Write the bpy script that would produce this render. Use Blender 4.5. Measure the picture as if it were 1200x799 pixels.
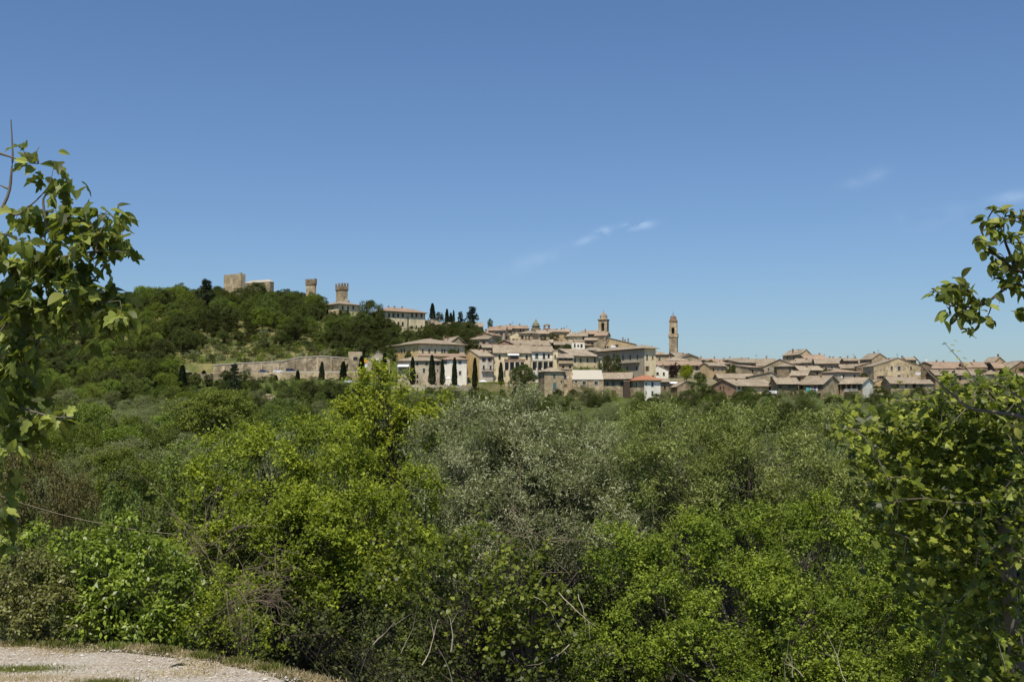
import bpy, math, random
import numpy as np
from mathutils import Vector, Matrix, noise
for o in list(bpy.data.objects): bpy.data.objects.remove(o)
C = bpy.context.scene.collection
random.seed(7); rng = np.random.default_rng(11)
PI = math.pi

# ------------------------------------------------------------------ camera, sky, sun, exposure
F = 1300.0; HOR = 480.0
TH = math.atan((HOR-399.5)/F)
cam_d = bpy.data.cameras.new('camera'); cam = bpy.data.objects.new('camera', cam_d); C.objects.link(cam)
cam_d.sensor_width = 36; cam_d.lens = 36*F/1200; cam_d.clip_start = .1; cam_d.clip_end = 30000
cam.location = (0,0,0); cam.rotation_euler = (PI/2+TH, 0, 0)
S = bpy.context.scene; S.camera = cam
SUN_EL, SUN_AZ = 62, 190          # azimuth clockwise from +Y (view direction)
w = bpy.data.worlds.new('World'); S.world = w; w.use_nodes = True
nt = w.node_tree; nt.nodes.clear()
def N(t, **k):
    n = nt.nodes.new(t)
    for a, b in k.items(): setattr(n, a, b)
    return n
sky = N('ShaderNodeTexSky', sky_type='NISHITA', sun_disc=False)
sky.sun_elevation = math.radians(SUN_EL); sky.sun_rotation = math.radians(SUN_AZ)
sky.altitude = 500; sky.air_density = 1.15; sky.dust_density = 0.9; sky.ozone_density = 2.2
bg = N('ShaderNodeBackground'); bg.inputs['Strength'].default_value = .082
outw = N('ShaderNodeOutputWorld')
def M_(op, a, b=None, c=None):
    n = N('ShaderNodeMath', operation=op)
    for i, v in enumerate((a, b, c)):
        if v is None: continue
        if isinstance(v, (int, float)): n.inputs[i].default_value = v
        else: nt.links.new(v, n.inputs[i])
    return n.outputs[0]
tc = N('ShaderNodeTexCoord'); sep = N('ShaderNodeSeparateXYZ'); nt.links.new(tc.outputs['Generated'], sep.inputs[0])
az = M_('ARCTAN2', sep.outputs[0], sep.outputs[1]); el = M_('ARCSINE', sep.outputs[2])
cmb = N('ShaderNodeCombineXYZ'); nt.links.new(M_('MULTIPLY', az, 30), cmb.inputs[0]); nt.links.new(M_('MULTIPLY', el, 60), cmb.inputs[1])
nz = N('ShaderNodeTexNoise'); nz.inputs['Scale'].default_value = 1.0; nz.inputs['Detail'].default_value = 6; nz.inputs['Distortion'].default_value = .8
nt.links.new(cmb.outputs[0], nz.inputs['Vector'])
tot = None
for (px, py, sx, sy, tilt, s) in [(748,264,15,4.5,-.1,1.5),(707,273,9,5,-.2,.75),(688,281,11,4,-.3,.35),(630,305,40,10,-.3,.16),(1020,212,22,8,-.2,.2),(1192,238,20,6,-.1,.32),(1110,262,60,16,0,.08)]:
    a0 = math.atan((px-600)/F); e0 = TH + math.atan((399.5-py)/F)*math.cos(a0)
    da = M_('SUBTRACT', az, a0); de = M_('ADD', M_('SUBTRACT', el, e0), M_('MULTIPLY', da, tilt))
    q = M_('ADD', M_('POWER', M_('DIVIDE', da, sx/F), 2.0), M_('POWER', M_('DIVIDE', de, sy/F), 2.0))
    g = M_('MULTIPLY', M_('EXPONENT', M_('MULTIPLY', q, -1.0)), s)
    tot = g if tot is None else M_('ADD', tot, g)
cl = M_('MULTIPLY', tot, M_('MULTIPLY', M_('MAXIMUM', M_('SUBTRACT', nz.outputs[0], .34), 0), 3.0))
cl = M_('MINIMUM', cl, .8)
mx = N('ShaderNodeMix', data_type='RGBA'); nt.links.new(cl, mx.inputs[0]); nt.links.new(sky.outputs[0], mx.inputs[6]); mx.inputs[7].default_value = (8.5,8.8,9.2,1)
tint = N('ShaderNodeMix', data_type='RGBA', blend_type='MULTIPLY'); tint.inputs[0].default_value = 1; nt.links.new(mx.outputs[2], tint.inputs[6]); tint.inputs[7].default_value = (.86,1.04,1.3,1)
nt.links.new(tint.outputs[2], bg.inputs[0]); nt.links.new(bg.outputs[0], outw.inputs[0])
sl = bpy.data.lights.new('sun', 'SUN'); sl.energy = 5.0; sl.angle = math.radians(.53); sl.color = (1,.93,.8)
sun = bpy.data.objects.new('sun', sl); C.objects.link(sun)
_e, _a = math.radians(SUN_EL), math.radians(SUN_AZ)
SD = Vector((math.sin(_a)*math.cos(_e), math.cos(_a)*math.cos(_e), math.sin(_e)))
sun.rotation_euler = SD.to_track_quat('Z', 'Y').to_euler(); sun.location = (0,0,200)
S.view_settings.view_transform = 'Standard'; S.view_settings.look = 'None'; S.view_settings.gamma = 1
S.view_settings.exposure = 0.0; S.view_settings.use_curve_mapping = False
S.render.engine = 'CYCLES'
S.cycles.max_bounces = 6; S.cycles.diffuse_bounces = 3; S.cycles.transmission_bounces = 3

# ------------------------------------------------------------------ helpers
def at(px, py, D):
    u = (px-600)/F; v = (399.5-py)/F
    y = math.cos(TH) - v*math.sin(TH); z = math.sin(TH) + v*math.cos(TH)
    return Vector((u*D/y, D, z*D/y))
def tag(o, label=None, cat=None, group=None, kind=None):
    if label: o['label'] = label
    if cat: o['category'] = cat
    if group: o['group'] = group
    if kind: o['kind'] = kind
    return o
def empty(name, loc=(0,0,0), rz=0, label=None, cat=None, group=None):
    o = bpy.data.objects.new(name, None); C.objects.link(o); o.location = loc; o.rotation_euler = (0,0,rz)
    o.empty_display_size = .3
    return tag(o, label, cat, group)
def link(name, me, parent=None, loc=None):
    o = bpy.data.objects.new(name, me); C.objects.link(o)
    if parent: o.parent = parent
    if loc is not None: o.location = loc
    return o
def mesh(name, V, Fc, mat):
    me = bpy.data.meshes.new(name); me.from_pydata([tuple(v) for v in V], [], Fc); me.materials.append(mat); me.update()
    return me
def mesh_np(name, V, Q, mat, rnd=None, smooth=False):
    """V (n,3), Q (m,k) equal sized faces"""
    me = bpy.data.meshes.new(name); V = np.asarray(V, np.float32); Q = np.asarray(Q, np.int32); m, k = Q.shape
    me.vertices.add(len(V)); me.vertices.foreach_set('co', V.ravel())
    me.loops.add(m*k); me.loops.foreach_set('vertex_index', Q.ravel())
    me.polygons.add(m); me.polygons.foreach_set('loop_start', np.arange(0, m*k, k, dtype=np.int32))
    if smooth: me.polygons.foreach_set('use_smooth', np.ones(m, bool))
    if rnd is not None:
        a = me.attributes.new('rnd', 'FLOAT', 'FACE'); a.data.foreach_set('value', np.asarray(rnd, np.float32))
    me.materials.append(mat); me.update(calc_edges=True)
    return me
class MB:
    def __init__(s): s.V = []; s.F = []
    def add(s, V, Fc):
        b = len(s.V); s.V += [tuple(v) for v in V]; s.F += [tuple(i+b for i in f) for f in Fc]; return s
    def box(s, x0, x1, y0, y1, z0, z1):
        return s.add([(x0,y0,z0),(x1,y0,z0),(x1,y1,z0),(x0,y1,z0),(x0,y0,z1),(x1,y0,z1),(x1,y1,z1),(x0,y1,z1)],
                     [(0,3,2,1),(4,5,6,7),(0,1,5,4),(1,2,6,5),(2,3,7,6),(3,0,4,7)])
    def prism(s, poly, n0, n1, axis='y'):
        k = len(poly)
        f = (lambda a, b, t: (a, t, b)) if axis == 'y' else (lambda a, b, t: (t, a, b)) if axis == 'x' else (lambda a, b, t: (a, b, t))
        V = [f(a, b, n0) for a, b in poly]+[f(a, b, n1) for a, b in poly]
        Fc = [tuple(range(k-1, -1, -1)), tuple(range(k, 2*k))]+[(i, (i+1) % k, (i+1) % k+k, i+k) for i in range(k)]
        if axis == 'y': Fc = [tuple(reversed(q)) for q in Fc]
        return s.add(V, Fc)
    def tube(s, pts, rad, n=6):
        V, Q = tube_np(pts, rad, n); return s.add(V.tolist(), [tuple(q) for q in Q.tolist()])
    def cyl(s, c, r0, r1, z0, z1, n=10):
        V = [(c[0]+r0*math.cos(2*PI*i/n), c[1]+r0*math.sin(2*PI*i/n), z0) for i in range(n)]+[(c[0]+r1*math.cos(2*PI*i/n), c[1]+r1*math.sin(2*PI*i/n), z1) for i in range(n)]
        return s.add(V, [tuple(range(n-1,-1,-1)), tuple(range(n,2*n))]+[(i,(i+1)%n,(i+1)%n+n,i+n) for i in range(n)])
    def lathe(s, c, prof, n=16):
        V = []; Fc = []
        for r, z in prof: V += [(c[0]+r*math.cos(2*PI*(i+.5)/n), c[1]+r*math.sin(2*PI*(i+.5)/n), z) for i in range(n)]
        for j in range(len(prof)-1):
            Fc += [(j*n+i, j*n+(i+1)%n, (j+1)*n+(i+1)%n, (j+1)*n+i) for i in range(n)]
        Fc += [tuple(range(n-1,-1,-1)), tuple(range((len(prof)-1)*n, len(prof)*n))]
        return s.add(V, Fc)
    def build(s, name, mat, parent=None, loc=None):
        return link(name, mesh(name, s.V, s.F, mat), parent, loc)
def tube_np(pts, rad, n=5):
    P = np.asarray(pts, float); m = len(P); R = np.asarray(rad, float)*np.ones(m)
    T = np.gradient(P, axis=0); T /= np.linalg.norm(T, axis=1)[:, None]+1e-9
    ref = np.array([.31,.77,.2]) if abs(T[0,2]) > .8 else np.array([0.03,.02,1.])
    A = np.cross(T, ref); A /= np.linalg.norm(A, axis=1)[:, None]+1e-9; B = np.cross(T, A)
    a = np.arange(n)*2*PI/n
    V = (P[:,None,:]+R[:,None,None]*(np.cos(a)[None,:,None]*A[:,None,:]+np.sin(a)[None,:,None]*B[:,None,:])).reshape(-1,3)
    j, i = np.meshgrid(np.arange(m-1), np.arange(n), indexing='ij')
    Q = np.stack([j*n+i, j*n+(i+1)%n, (j+1)*n+(i+1)%n, (j+1)*n+i], -1).reshape(-1,4)
    return V, Q
def join_np(parts):
    V = []; Q = []; b = 0
    for v, q in parts: V.append(v); Q.append(q+b); b += len(v)
    return np.concatenate(V), np.concatenate(Q)

# ------------------------------------------------------------------ materials
def newmat(name):
    m = bpy.data.materials.new(name); m.use_nodes = True; t = m.node_tree; t.nodes.clear()
    o = t.nodes.new('ShaderNodeOutputMaterial'); p = t.nodes.new('ShaderNodeBsdfPrincipled'); t.links.new(p.outputs[0], o.inputs[0])
    return m, t, p, o
def ramp(t, src, stops):
    r = t.nodes.new('ShaderNodeValToRGB'); e = r.color_ramp.elements
    while len(e) < len(stops): e.new(.5)
    for i, (q, c) in enumerate(stops): e[i].position = q; e[i].color = (*c, 1)
    t.links.new(src, r.inputs[0]); return r.outputs[0]
def noi(t, scale, detail=3, vec=None, rough=.55):
    n = t.nodes.new('ShaderNodeTexNoise'); n.inputs['Scale'].default_value = scale; n.inputs['Detail'].default_value = detail; n.inputs['Roughness'].default_value = rough
    if vec is not None: t.links.new(vec, n.inputs['Vector'])
    return n.outputs[0]
def mixc(t, f, a, b, mode='MIX'):
    m = t.nodes.new('ShaderNodeMix'); m.data_type = 'RGBA'; m.blend_type = mode
    for i, v in ((0, f), (6, a), (7, b)):
        if isinstance(v, (int, float)): m.inputs[i].default_value = v
        elif isinstance(v, tuple): m.inputs[i].default_value = (*v, 1) if len(v) == 3 else v
        else: t.links.new(v, m.inputs[i])
    return m.outputs[2]
def ocoord(t, obj=True):
    n = t.nodes.new('ShaderNodeTexCoord'); return n.outputs['Object']
def wcoord(t):
    n = t.nodes.new('ShaderNodeNewGeometry'); return n.outputs['Position']
def mth(t, op, a, b=0.):
    n = t.nodes.new('ShaderNodeMath'); n.operation = op
    for i, v in enumerate((a, b)):
        if isinstance(v, (int, float)): n.inputs[i].default_value = v
        else: t.links.new(v, n.inputs[i])
    return n.outputs[0]
def bump(t, p, h, s, d):
    b = t.nodes.new('ShaderNodeBump'); b.inputs['Strength'].default_value = s; b.inputs['Distance'].default_value = d
    t.links.new(h, b.inputs['Height']); t.links.new(b.outputs[0], p.inputs['Normal'])
def objrand(t):
    return t.nodes.new('ShaderNodeObjectInfo').outputs['Random']
def plain(name, c, rough=.7, spec=.3, metal=0):
    m, t, p, o = newmat(name); wc = wcoord(t)
    col = mixc(t, noi(t, 2.5, 3, wc), tuple(x*.8 for x in c), tuple(min(1, x*1.15) for x in c))
    t.links.new(col, p.inputs['Base Color']); p.inputs['Roughness'].default_value = rough; p.inputs['Specular IOR Level'].default_value = spec; p.inputs['Metallic'].default_value = metal
    return m
def stone(name, a, b, dark, grid=True, block=.8):
    """rubble or squared masonry: blocks of varied colour, mortar in relief"""
    m, t, p, o = newmat(name); wc = wcoord(t)
    v = t.nodes.new('ShaderNodeTexVoronoi'); v.inputs['Scale'].default_value = 1/block; v.inputs['Randomness'].default_value = .9
    mp = t.nodes.new('ShaderNodeMapping'); mp.inputs['Scale'].default_value = (1,1,1.6); t.links.new(wc, mp.inputs[0]); t.links.new(mp.outputs[0], v.inputs['Vector'])
    sepc = t.nodes.new('ShaderNodeSeparateColor'); t.links.new(v.outputs['Color'], sepc.inputs[0])
    c1 = ramp(t, sepc.outputs[0], [(0, dark), (.3, a), (.75, b), (1, tuple(min(1, x*1.25) for x in b))])
    big = noi(t, .35, 5, wc, .65)
    c2 = mixc(t, ramp(t, big, [(.3,(0,0,0)),(.62,(1,1,1))]), c1, mixc(t, .5, a, dark))
    c3 = mixc(t, mth(t, 'MULTIPLY', objrand(t), .3), c2, b)
    c3 = mixc(t, ramp(t, noi(t, .18, 5, wc, .7), [(.48,(0,0,0)),(.6,(.6,.6,.6))]), c3, tuple(min(1, x*1.35) for x in b))
    st = noi(t, 1.1, 4, wc, .7)
    c4 = mixc(t, ramp(t, st, [(.5,(0,0,0)),(.75,(.7,.7,.7))]), c3, dark)
    t.links.new(c4, p.inputs['Base Color']); p.inputs['Roughness'].default_value = .9; p.inputs['Specular IOR Level'].default_value = .15
    bump(t, p, mth(t, 'ADD', v.outputs['Distance'], noi(t, 3, 3, wc)), .5, .08)
    return m
def plaster(name, c, dirt=(.25,.2,.14)):
    m, t, p, o = newmat(name); wc = wcoord(t)
    mp = t.nodes.new('ShaderNodeMapping'); mp.inputs['Scale'].default_value = (1,1,.35); t.links.new(wc, mp.inputs[0])
    f = ramp(t, noi(t, .6, 6, mp.outputs[0], .75), [(.42,(0,0,0)),(.68,(.7,.7,.7))])
    col = mixc(t, f, c, dirt); col = mixc(t, ramp(t, noi(t, .25, 3, wc), [(.4,(0,0,0)),(.7,(.4,.4,.4))]), col, tuple(min(1, x*1.2) for x in c))
    t.links.new(col, p.inputs['Base Color']); p.inputs['Roughness'].default_value = .92; p.inputs['Specular IOR Level'].default_value = .1
    bump(t, p, noi(t, 4, 4, wc), .3, .04)
    return m
def tiles(name, a, b, c):
    m, t, p, o = newmat(name); oc = ocoord(t); wc = wcoord(t)
    col = ramp(t, noi(t, 1.1, 6, wc, .8), [(.36, tuple(x*.8 for x in a)), (.5, b), (.64, c)])
    big = noi(t, .22, 3, wc)
    col = mixc(t, ramp(t, big, [(.4,(0,0,0)),(.65,(.55,.55,.55))]), col, tuple(x*.72 for x in a))
    col = mixc(t, mth(t, 'MULTIPLY', objrand(t), .5), col, tuple(x*.8 for x in a))
    vo = t.nodes.new('ShaderNodeTexVoronoi'); vo.inputs['Scale'].default_value = 3.2; t.links.new(wc, vo.inputs['Vector'])
    s2 = t.nodes.new('ShaderNodeSeparateColor'); t.links.new(vo.outputs['Color'], s2.inputs[0])
    col = mixc(t, mth(t, 'MULTIPLY', s2.outputs[0], .4), col, tuple(x*.5 for x in b))
    t.links.new(col, p.inputs['Base Color']); p.inputs['Roughness'].default_value = .85; p.inputs['Specular IOR Level'].default_value = .2
    wv = t.nodes.new('ShaderNodeTexWave'); wv.inputs['Scale'].default_value = 1.3; t.links.new(oc, wv.inputs['Vector'])
    bump(t, p, wv.outputs['Fac'], .6, .06)
    return m
def leafmat(name, dark, mid, lite, trans=.3, gloss=.5, spec=.18, ovar=.25):
    m, t, p, o = newmat(name)
    at_ = t.nodes.new('ShaderNodeAttribute'); at_.attribute_name = 'rnd'
    base = ramp(t, at_.outputs['Fac'], [(0, dark), (.5, mid), (.93, lite), (1, tuple(min(1, x*1.35) for x in lite))])
    hsv = t.nodes.new('ShaderNodeHueSaturation'); t.links.new(base, hsv.inputs['Color'])
    r = objrand(t)
    t.links.new(mth(t, 'ADD', mth(t, 'MULTIPLY', r, .12*ovar), .5-.06*ovar), hsv.inputs['Hue'])
    t.links.new(mth(t, 'ADD', mth(t, 'MULTIPLY', r, ovar*2), 1-ovar), hsv.inputs['Value'])
    t.links.new(hsv.outputs[0], p.inputs['Base Color']); p.inputs['Roughness'].default_value = gloss; p.inputs['Specular IOR Level'].default_value = spec
    tr = t.nodes.new('ShaderNodeBsdfTranslucent'); t.links.new(mixc(t, .5, hsv.outputs[0], (lite[0]*1.2, lite[1]*1.3, lite[2]*.5)), tr.inputs[0])
    ms = t.nodes.new('ShaderNodeMixShader'); ms.inputs[0].default_value = trans
    t.links.new(p.outputs[0], ms.inputs[1]); t.links.new(tr.outputs[0], ms.inputs[2]); t.links.new(ms.outputs[0], o.inputs[0])
    return m
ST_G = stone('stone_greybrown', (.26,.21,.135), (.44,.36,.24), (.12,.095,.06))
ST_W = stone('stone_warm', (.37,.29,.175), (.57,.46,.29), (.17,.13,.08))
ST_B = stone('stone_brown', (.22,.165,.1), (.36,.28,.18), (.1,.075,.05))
ST_P = stone('stone_pale', (.34,.28,.19), (.5,.43,.31), (.19,.155,.105))
ST_R = stone('brick_red', (.27,.16,.1), (.36,.235,.155), (.15,.1,.07), block=.3)
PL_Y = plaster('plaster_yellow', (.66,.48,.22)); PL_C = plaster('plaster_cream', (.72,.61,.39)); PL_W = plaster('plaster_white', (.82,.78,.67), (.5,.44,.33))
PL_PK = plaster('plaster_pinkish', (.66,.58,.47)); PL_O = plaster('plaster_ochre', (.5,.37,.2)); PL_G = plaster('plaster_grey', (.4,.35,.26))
RF_A = tiles('roof_tan', (.26,.205,.14), (.42,.345,.245), (.62,.54,.41))
RF_B = tiles('roof_pink', (.29,.2,.135), (.44,.32,.225), (.6,.47,.34))
RF_R = tiles('roof_red', (.4,.16,.085), (.5,.22,.12), (.52,.3,.19))
RF_P = tiles('roof_pale', (.48,.42,.32), (.56,.5,.39), (.62,.56,.46))
WOOD = plain('dark_eaves_wood', (.07,.05,.035)); GLASS = plain('window_dark', (.018,.018,.02), .15, .5)
FR_W = plain('frame_pale', (.5,.47,.4)); FR_B = plain('frame_brown', (.12,.08,.05)); SH_G = plain('shutter_green', (.06,.10,.085)); SH_B = plain('shutter_brown', (.13,.08,.05)); SH_T = plain('shutter_teal', (.07,.15,.16))
CH = plain('chimney_brick', (.26,.17,.11)); METAL = plain('metal_dark', (.05,.05,.05), .4, .5); CLOTH_W = plain('cloth_white', (.78,.78,.78)); CLOTH_T = plain('cloth_teal', (.1,.4,.4)); CLOTH_B = plain('cloth_blue', (.2,.25,.5))
CLOTH_O = plain('cloth_orange', (.75,.33,.03)); COPPER = plain('dome_lead', (.2,.19,.12)); RAIL = plain('railing', (.14,.11,.09)); SHEET = plain('roof_sheet_pale', (.47,.43,.345), .6)
CONC = plain('concrete_pale', (.48,.44,.36))
BARK = plain('bark', (.065,.052,.038)); BARK_G = plain('bark_grey', (.16,.135,.1)); TWIG = plain('dead_twig', (.4,.34,.25)); TWIG_D = plain('dead_twig_dark', (.22,.175,.115))
L_BR = leafmat('leaf_bright', (.03,.042,.006), (.155,.2,.019), (.43,.48,.05), .36, ovar=.04)
L_YG = leafmat('leaf_yellow_green', (.07,.088,.011), (.235,.275,.023), (.48,.51,.06), .4, ovar=.04)
L_MD = leafmat('leaf_mid', (.026,.038,.006), (.135,.19,.021), (.38,.45,.055), .32, ovar=.04)
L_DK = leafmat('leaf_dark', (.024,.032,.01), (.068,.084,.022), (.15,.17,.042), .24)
L_OL = leafmat('leaf_olive', (.048,.058,.024), (.18,.2,.09), (.56,.58,.37), .25, .45, ovar=.04)
L_OF = leafmat('leaf_grove_olive', (.06,.072,.028), (.17,.19,.08), (.38,.4,.21), .27, .5)
L_MF = leafmat('leaf_wood_mid', (.03,.042,.012), (.098,.128,.028), (.22,.26,.058), .28)
L_BF = leafmat('leaf_wood_light', (.04,.055,.012), (.14,.182,.03), (.31,.37,.065), .3)
L_WI = leafmat('leaf_willow', (.04,.052,.012), (.165,.2,.048), (.46,.5,.19), .28, .45, ovar=.04)
L_BN = leafmat('leaf_brown', (.045,.043,.016), (.12,.105,.036), (.21,.185,.065), .25)
L_IV = leafmat('leaf_glossy', (.035,.052,.007), (.14,.2,.018), (.4,.5,.07), .3, .4, .4, ovar=.04)
L_BI = leafmat('leaf_brown_green', (.055,.058,.016), (.15,.155,.042), (.31,.31,.1), .28, .42, .35, ovar=.04)
L_CY = leafmat('leaf_cypress', (.01,.018,.007), (.024,.036,.012), (.048,.064,.02), .1, .6, .2, .2)
L_CN = leafmat('leaf_conifer', (.014,.024,.013), (.028,.045,.022), (.055,.078,.036), .1, .6, .2, .2)
L_PU = leafmat('leaf_purple', (.025,.01,.012), (.05,.02,.022), (.09,.04,.04), .2)
L_FG = leafmat('leaf_fig', (.035,.046,.01), (.12,.145,.025), (.33,.36,.08), .4, .45, .25)
L_MP = leafmat('leaf_maple', (.022,.032,.006), (.1,.135,.016), (.34,.39,.052), .36, .42, .3, .15)
L_GR = leafmat('grass_green', (.06,.085,.012), (.13,.16,.025), (.24,.24,.06), .25, .6, .2)
L_DY = leafmat('grass_dry', (.25,.19,.09), (.42,.34,.18), (.58,.49,.3), .25, .6, .2)

# ------------------------------------------------------------------ terrain
PXC = [-2500,-300,0,150,280,400,520,620,760,900,1050,1200,1500,3500]
TAB = [ # D, z per column
 (100, [-13]*14),
 (200, [-4,-9,-10.5,-10.5,-10.5,-11,-12,-12,-12,-12,-12,-12,-12,-12]),
 (300, [2,-6,-8,-8,-8,-8,-8,-9,-9,-9,-9,-9,-9,-10]),
 (400, [6,0,0,0,0,1,1,0,0,0,0,0,-2,-8]),
 (428, [9,6,5,5.5,6,6,5.5,4,3.6,3.6,4,4,0,-6]),
 (442, [11,9,9,9.5,10,10,9.5,6,5.5,5.5,6,6,2,-6]),
 (465, [15,14,14,15,16.4,16.4,16,13,11,10,10,10,4,-5]),
 (480, [18,18,18.5,19,19.2,21.5,21,18,14,12.5,12,11.5,6,-5]),
 (486, [19,19,19.5,20,20.2,23,22,19,15,13,12.5,12,6,-5]),
 (520, [27,27,29,30,31,30,29,27,19,17,15,14,7,-5]),
 (560, [34,36,38,42,43,40,37,35,22,20,17,15,8,-5]),
 (620, [42,46,50,56,56,50,43,40,24,22,17,15,8,-5]),
 (680, [46,50,56,62,66,58,45,40,22,20,15,13,6,-5]),
 (760, [42,46,52,58,60,50,38,34,18,16,12,10,4,-8]),
 (1000, [20,22,28,30,30,20,14,10,2,0,-4,-6,-10,-20]),
 (2000, [-25]*14), (12000, [-90]*14)]
TD = np.array([r[0] for r in TAB], float); TZ = np.array([r[1] for r in TAB], float)
EX = [-400,-30,-15,-8.8,-6.1,-4.07,-2.5,-1.0,.5,2,4,6,60]; EY = [24,19.6,19.35,19.1,18.8,17.6,16.3,14,11,8,4,0,-60]
def smooth(x): x = np.clip(x, 0, 1); return x*x*(3-2*x)
def ground(x, y):
    x = np.asarray(x, float); y = np.asarray(y, float)
    s = y-np.interp(x, EX, EY); s = np.where(x > -2.5, s*.75, s)
    zn = np.where(s > .35, -4-9*(1-np.exp(-np.maximum(s-.35, 0)/13.)), -4.+2.4*smooth((-s-5)/8))
    D = np.clip(y, 100, 12000); px = 600+F*x/np.maximum(y, 100)
    j = np.clip(np.searchsorted(TD, D)-1, 0, len(TD)-2); f = (D-TD[j])/(TD[j+1]-TD[j])
    c = np.clip(np.searchsorted(PXC, px)-1, 0, len(PXC)-2); P = np.array(PXC, float); g = smooth((np.clip(px, P[0], P[-1])-P[c])/(P[c+1]-P[c]))
    zf = (TZ[j,c]*(1-g)+TZ[j,c+1]*g)*(1-f)+(TZ[j+1,c]*(1-g)+TZ[j+1,c+1]*g)*f
    # bench of the hill road
    k = smooth((px-190)/25)*smooth((445-px)/15)
    zb = np.where(D < 463, np.minimum(zf, 11.), np.where(D < 480.3, 15.35, zf)); zf = np.where((D > 450) & (D < 480.5), zf*(1-k)+zb*k, zf)
    zf = zf + .5*np.sin(x*.09+1)*np.sin(y*.07)*smooth((y-90)/60)
    b = smooth((y-45)/55)
    return zn*(1-b)+zf*b
def gz(x, y): return float(ground(x, y))
rows = np.concatenate([np.linspace(-120,-10,8), np.linspace(-6,30,60), np.linspace(32,100,35), np.linspace(105,420,60), np.linspace(424,500,50), np.linspace(505,700,50), np.linspace(720,1000,14), [1300,1800,2600,4000]])
cols = np.tan(np.concatenate([np.linspace(-1.12,-.56,40), np.linspace(-.55,.55,380), np.linspace(.56,1.12,40)]))
Y, T_ = np.meshgrid(rows, cols, indexing='ij'); X = T_*(25+np.maximum(Y, 0)*1.0)
Z = ground(X, Y)
V = np.stack([X, Y, Z], -1).reshape(-1,3); nr, nc = Y.shape
j, i = np.meshgrid(np.arange(nr-1), np.arange(nc-1), indexing='ij')
Q = np.stack([j*nc+i, j*nc+i+1, (j+1)*nc+i+1, (j+1)*nc+i], -1).reshape(-1,4)
m, t, p, o = newmat('ground'); wc = wcoord(t)
g1 = ramp(t, noi(t, .25, 6, wc, .7), [(.3,(.035,.05,.012)),(.5,(.075,.1,.025)),(.68,(.13,.14,.045))])
spx = t.nodes.new('ShaderNodeSeparateXYZ'); t.links.new(wc, spx.inputs[0])
# dry grass belt above the hill road, bare earth inside the town
dry = ramp(t, noi(t, .06, 5, wc, .7), [(.38,(0,0,0)),(.6,(1,1,1))])
zone = mth(t, 'MULTIPLY', mth(t, 'GREATER_THAN', spx.outputs[1], 470), mth(t, 'LESS_THAN', spx.outputs[0], -80))
g2 = mixc(t, mth(t, 'MULTIPLY', dry, mth(t, 'MULTIPLY', zone, .6)), g1, (.34,.27,.13))
town = mth(t, 'MULTIPLY', mth(t, 'GREATER_THAN', spx.outputs[1], 436), mth(t, 'GREATER_THAN', spx.outputs[0], -40))
g3 = mixc(t, mth(t, 'MULTIPLY', town, ramp(t, noi(t, .12, 4, wc), [(.4,(.15,.15,.15)),(.6,(.9,.9,.9))])), g2, (.26,.21,.14))
nearm = mth(t, 'LESS_THAN', spx.outputs[1], 60)
g4 = mixc(t, mth(t, 'MULTIPLY', nearm, .8), g3, ramp(t, noi(t, 2.5, 6, wc, .7), [(.35,(.02,.018,.01)),(.6,(.055,.045,.028))]))  # near soil, darkened in colour for the shade in the hollows
t.links.new(g4, p.inputs['Base Color']); p.inputs['Roughness'].default_value = .95; p.inputs['Specular IOR Level'].default_value = .1
bump(t, p, noi(t, 1.5, 6, wc, .7), .8, .3)
gr = link('ground', mesh_np('ground', V, Q, m, smooth=True)); tag(gr, kind='structure')

# gravel road in the near left
m, t, p, o = newmat('gravel'); wc = wcoord(t)
vo = t.nodes.new('ShaderNodeTexVoronoi'); vo.inputs['Scale'].default_value = 38; t.links.new(wc, vo.inputs['Vector'])
sc = t.nodes.new('ShaderNodeSeparateColor'); t.links.new(vo.outputs['Color'], sc.inputs[0])
c1 = ramp(t, sc.outputs[0], [(0,(.27,.235,.19)),(.5,(.42,.375,.31)),(1,(.6,.55,.47))])
mp = t.nodes.new('ShaderNodeMapping'); mp.inputs['Scale'].default_value = (.35,1,1); t.links.new(wc, mp.inputs[0])
c2 = mixc(t, ramp(t, noi(t, 1.3, 6, mp.outputs[0], .7), [(.4,(0,0,0)),(.66,(.75,.75,.75))]), c1, (.34,.27,.18))
t.links.new(c2, p.inputs['Base Color']); p.inputs['Roughness'].default_value = .9; p.inputs['Specular IOR Level'].default_value = .15
bump(t, p, mth(t, 'ADD', vo.outputs['Distance'], noi(t, 12, 4, wc)), .8, .02)
GRAVEL = m
ex = np.linspace(-60, 5.0, 150); ey = np.interp(ex, EX, EY); E = np.stack([ex, ey], 1)
tn = np.gradient(E, axis=0); tn /= np.linalg.norm(tn, axis=1)[:,None]; nn = np.stack([tn[:,1], -tn[:,0]], 1)
nn = np.stack([np.convolve(np.pad(nn[:,q], 6, 'edge'), np.ones(13)/13, 'valid') for q in (0,1)], 1)
V = []; ks = np.linspace(.25, 4.9, 24)
for k_ in ks:
    wob = .1*np.sin(ex*1.7+k_)+.07*np.sin(ex*4.1) if k_ in (ks[0], ks[-1]) else 0
    pt = E+nn*(k_+wob)[:,None] if not np.isscalar(wob) else E+nn*k_
    zz = ground(pt[:,0], pt[:,1])+.015+.02*np.sin(pt[:,0]*2.1)*np.sin(pt[:,1]*1.7)+.02*(1-abs((k_-2.6)/2.4))
    V.append(np.stack([pt[:,0], pt[:,1], zz], 1))
V = np.concatenate(V); nc = len(ex); j, i = np.meshgrid(np.arange(len(ks)-1), np.arange(nc-1), indexing='ij')
Q = np.stack([j*nc+i, (j+1)*nc+i, (j+1)*nc+i+1, j*nc+i+1], -1).reshape(-1,4)
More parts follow.
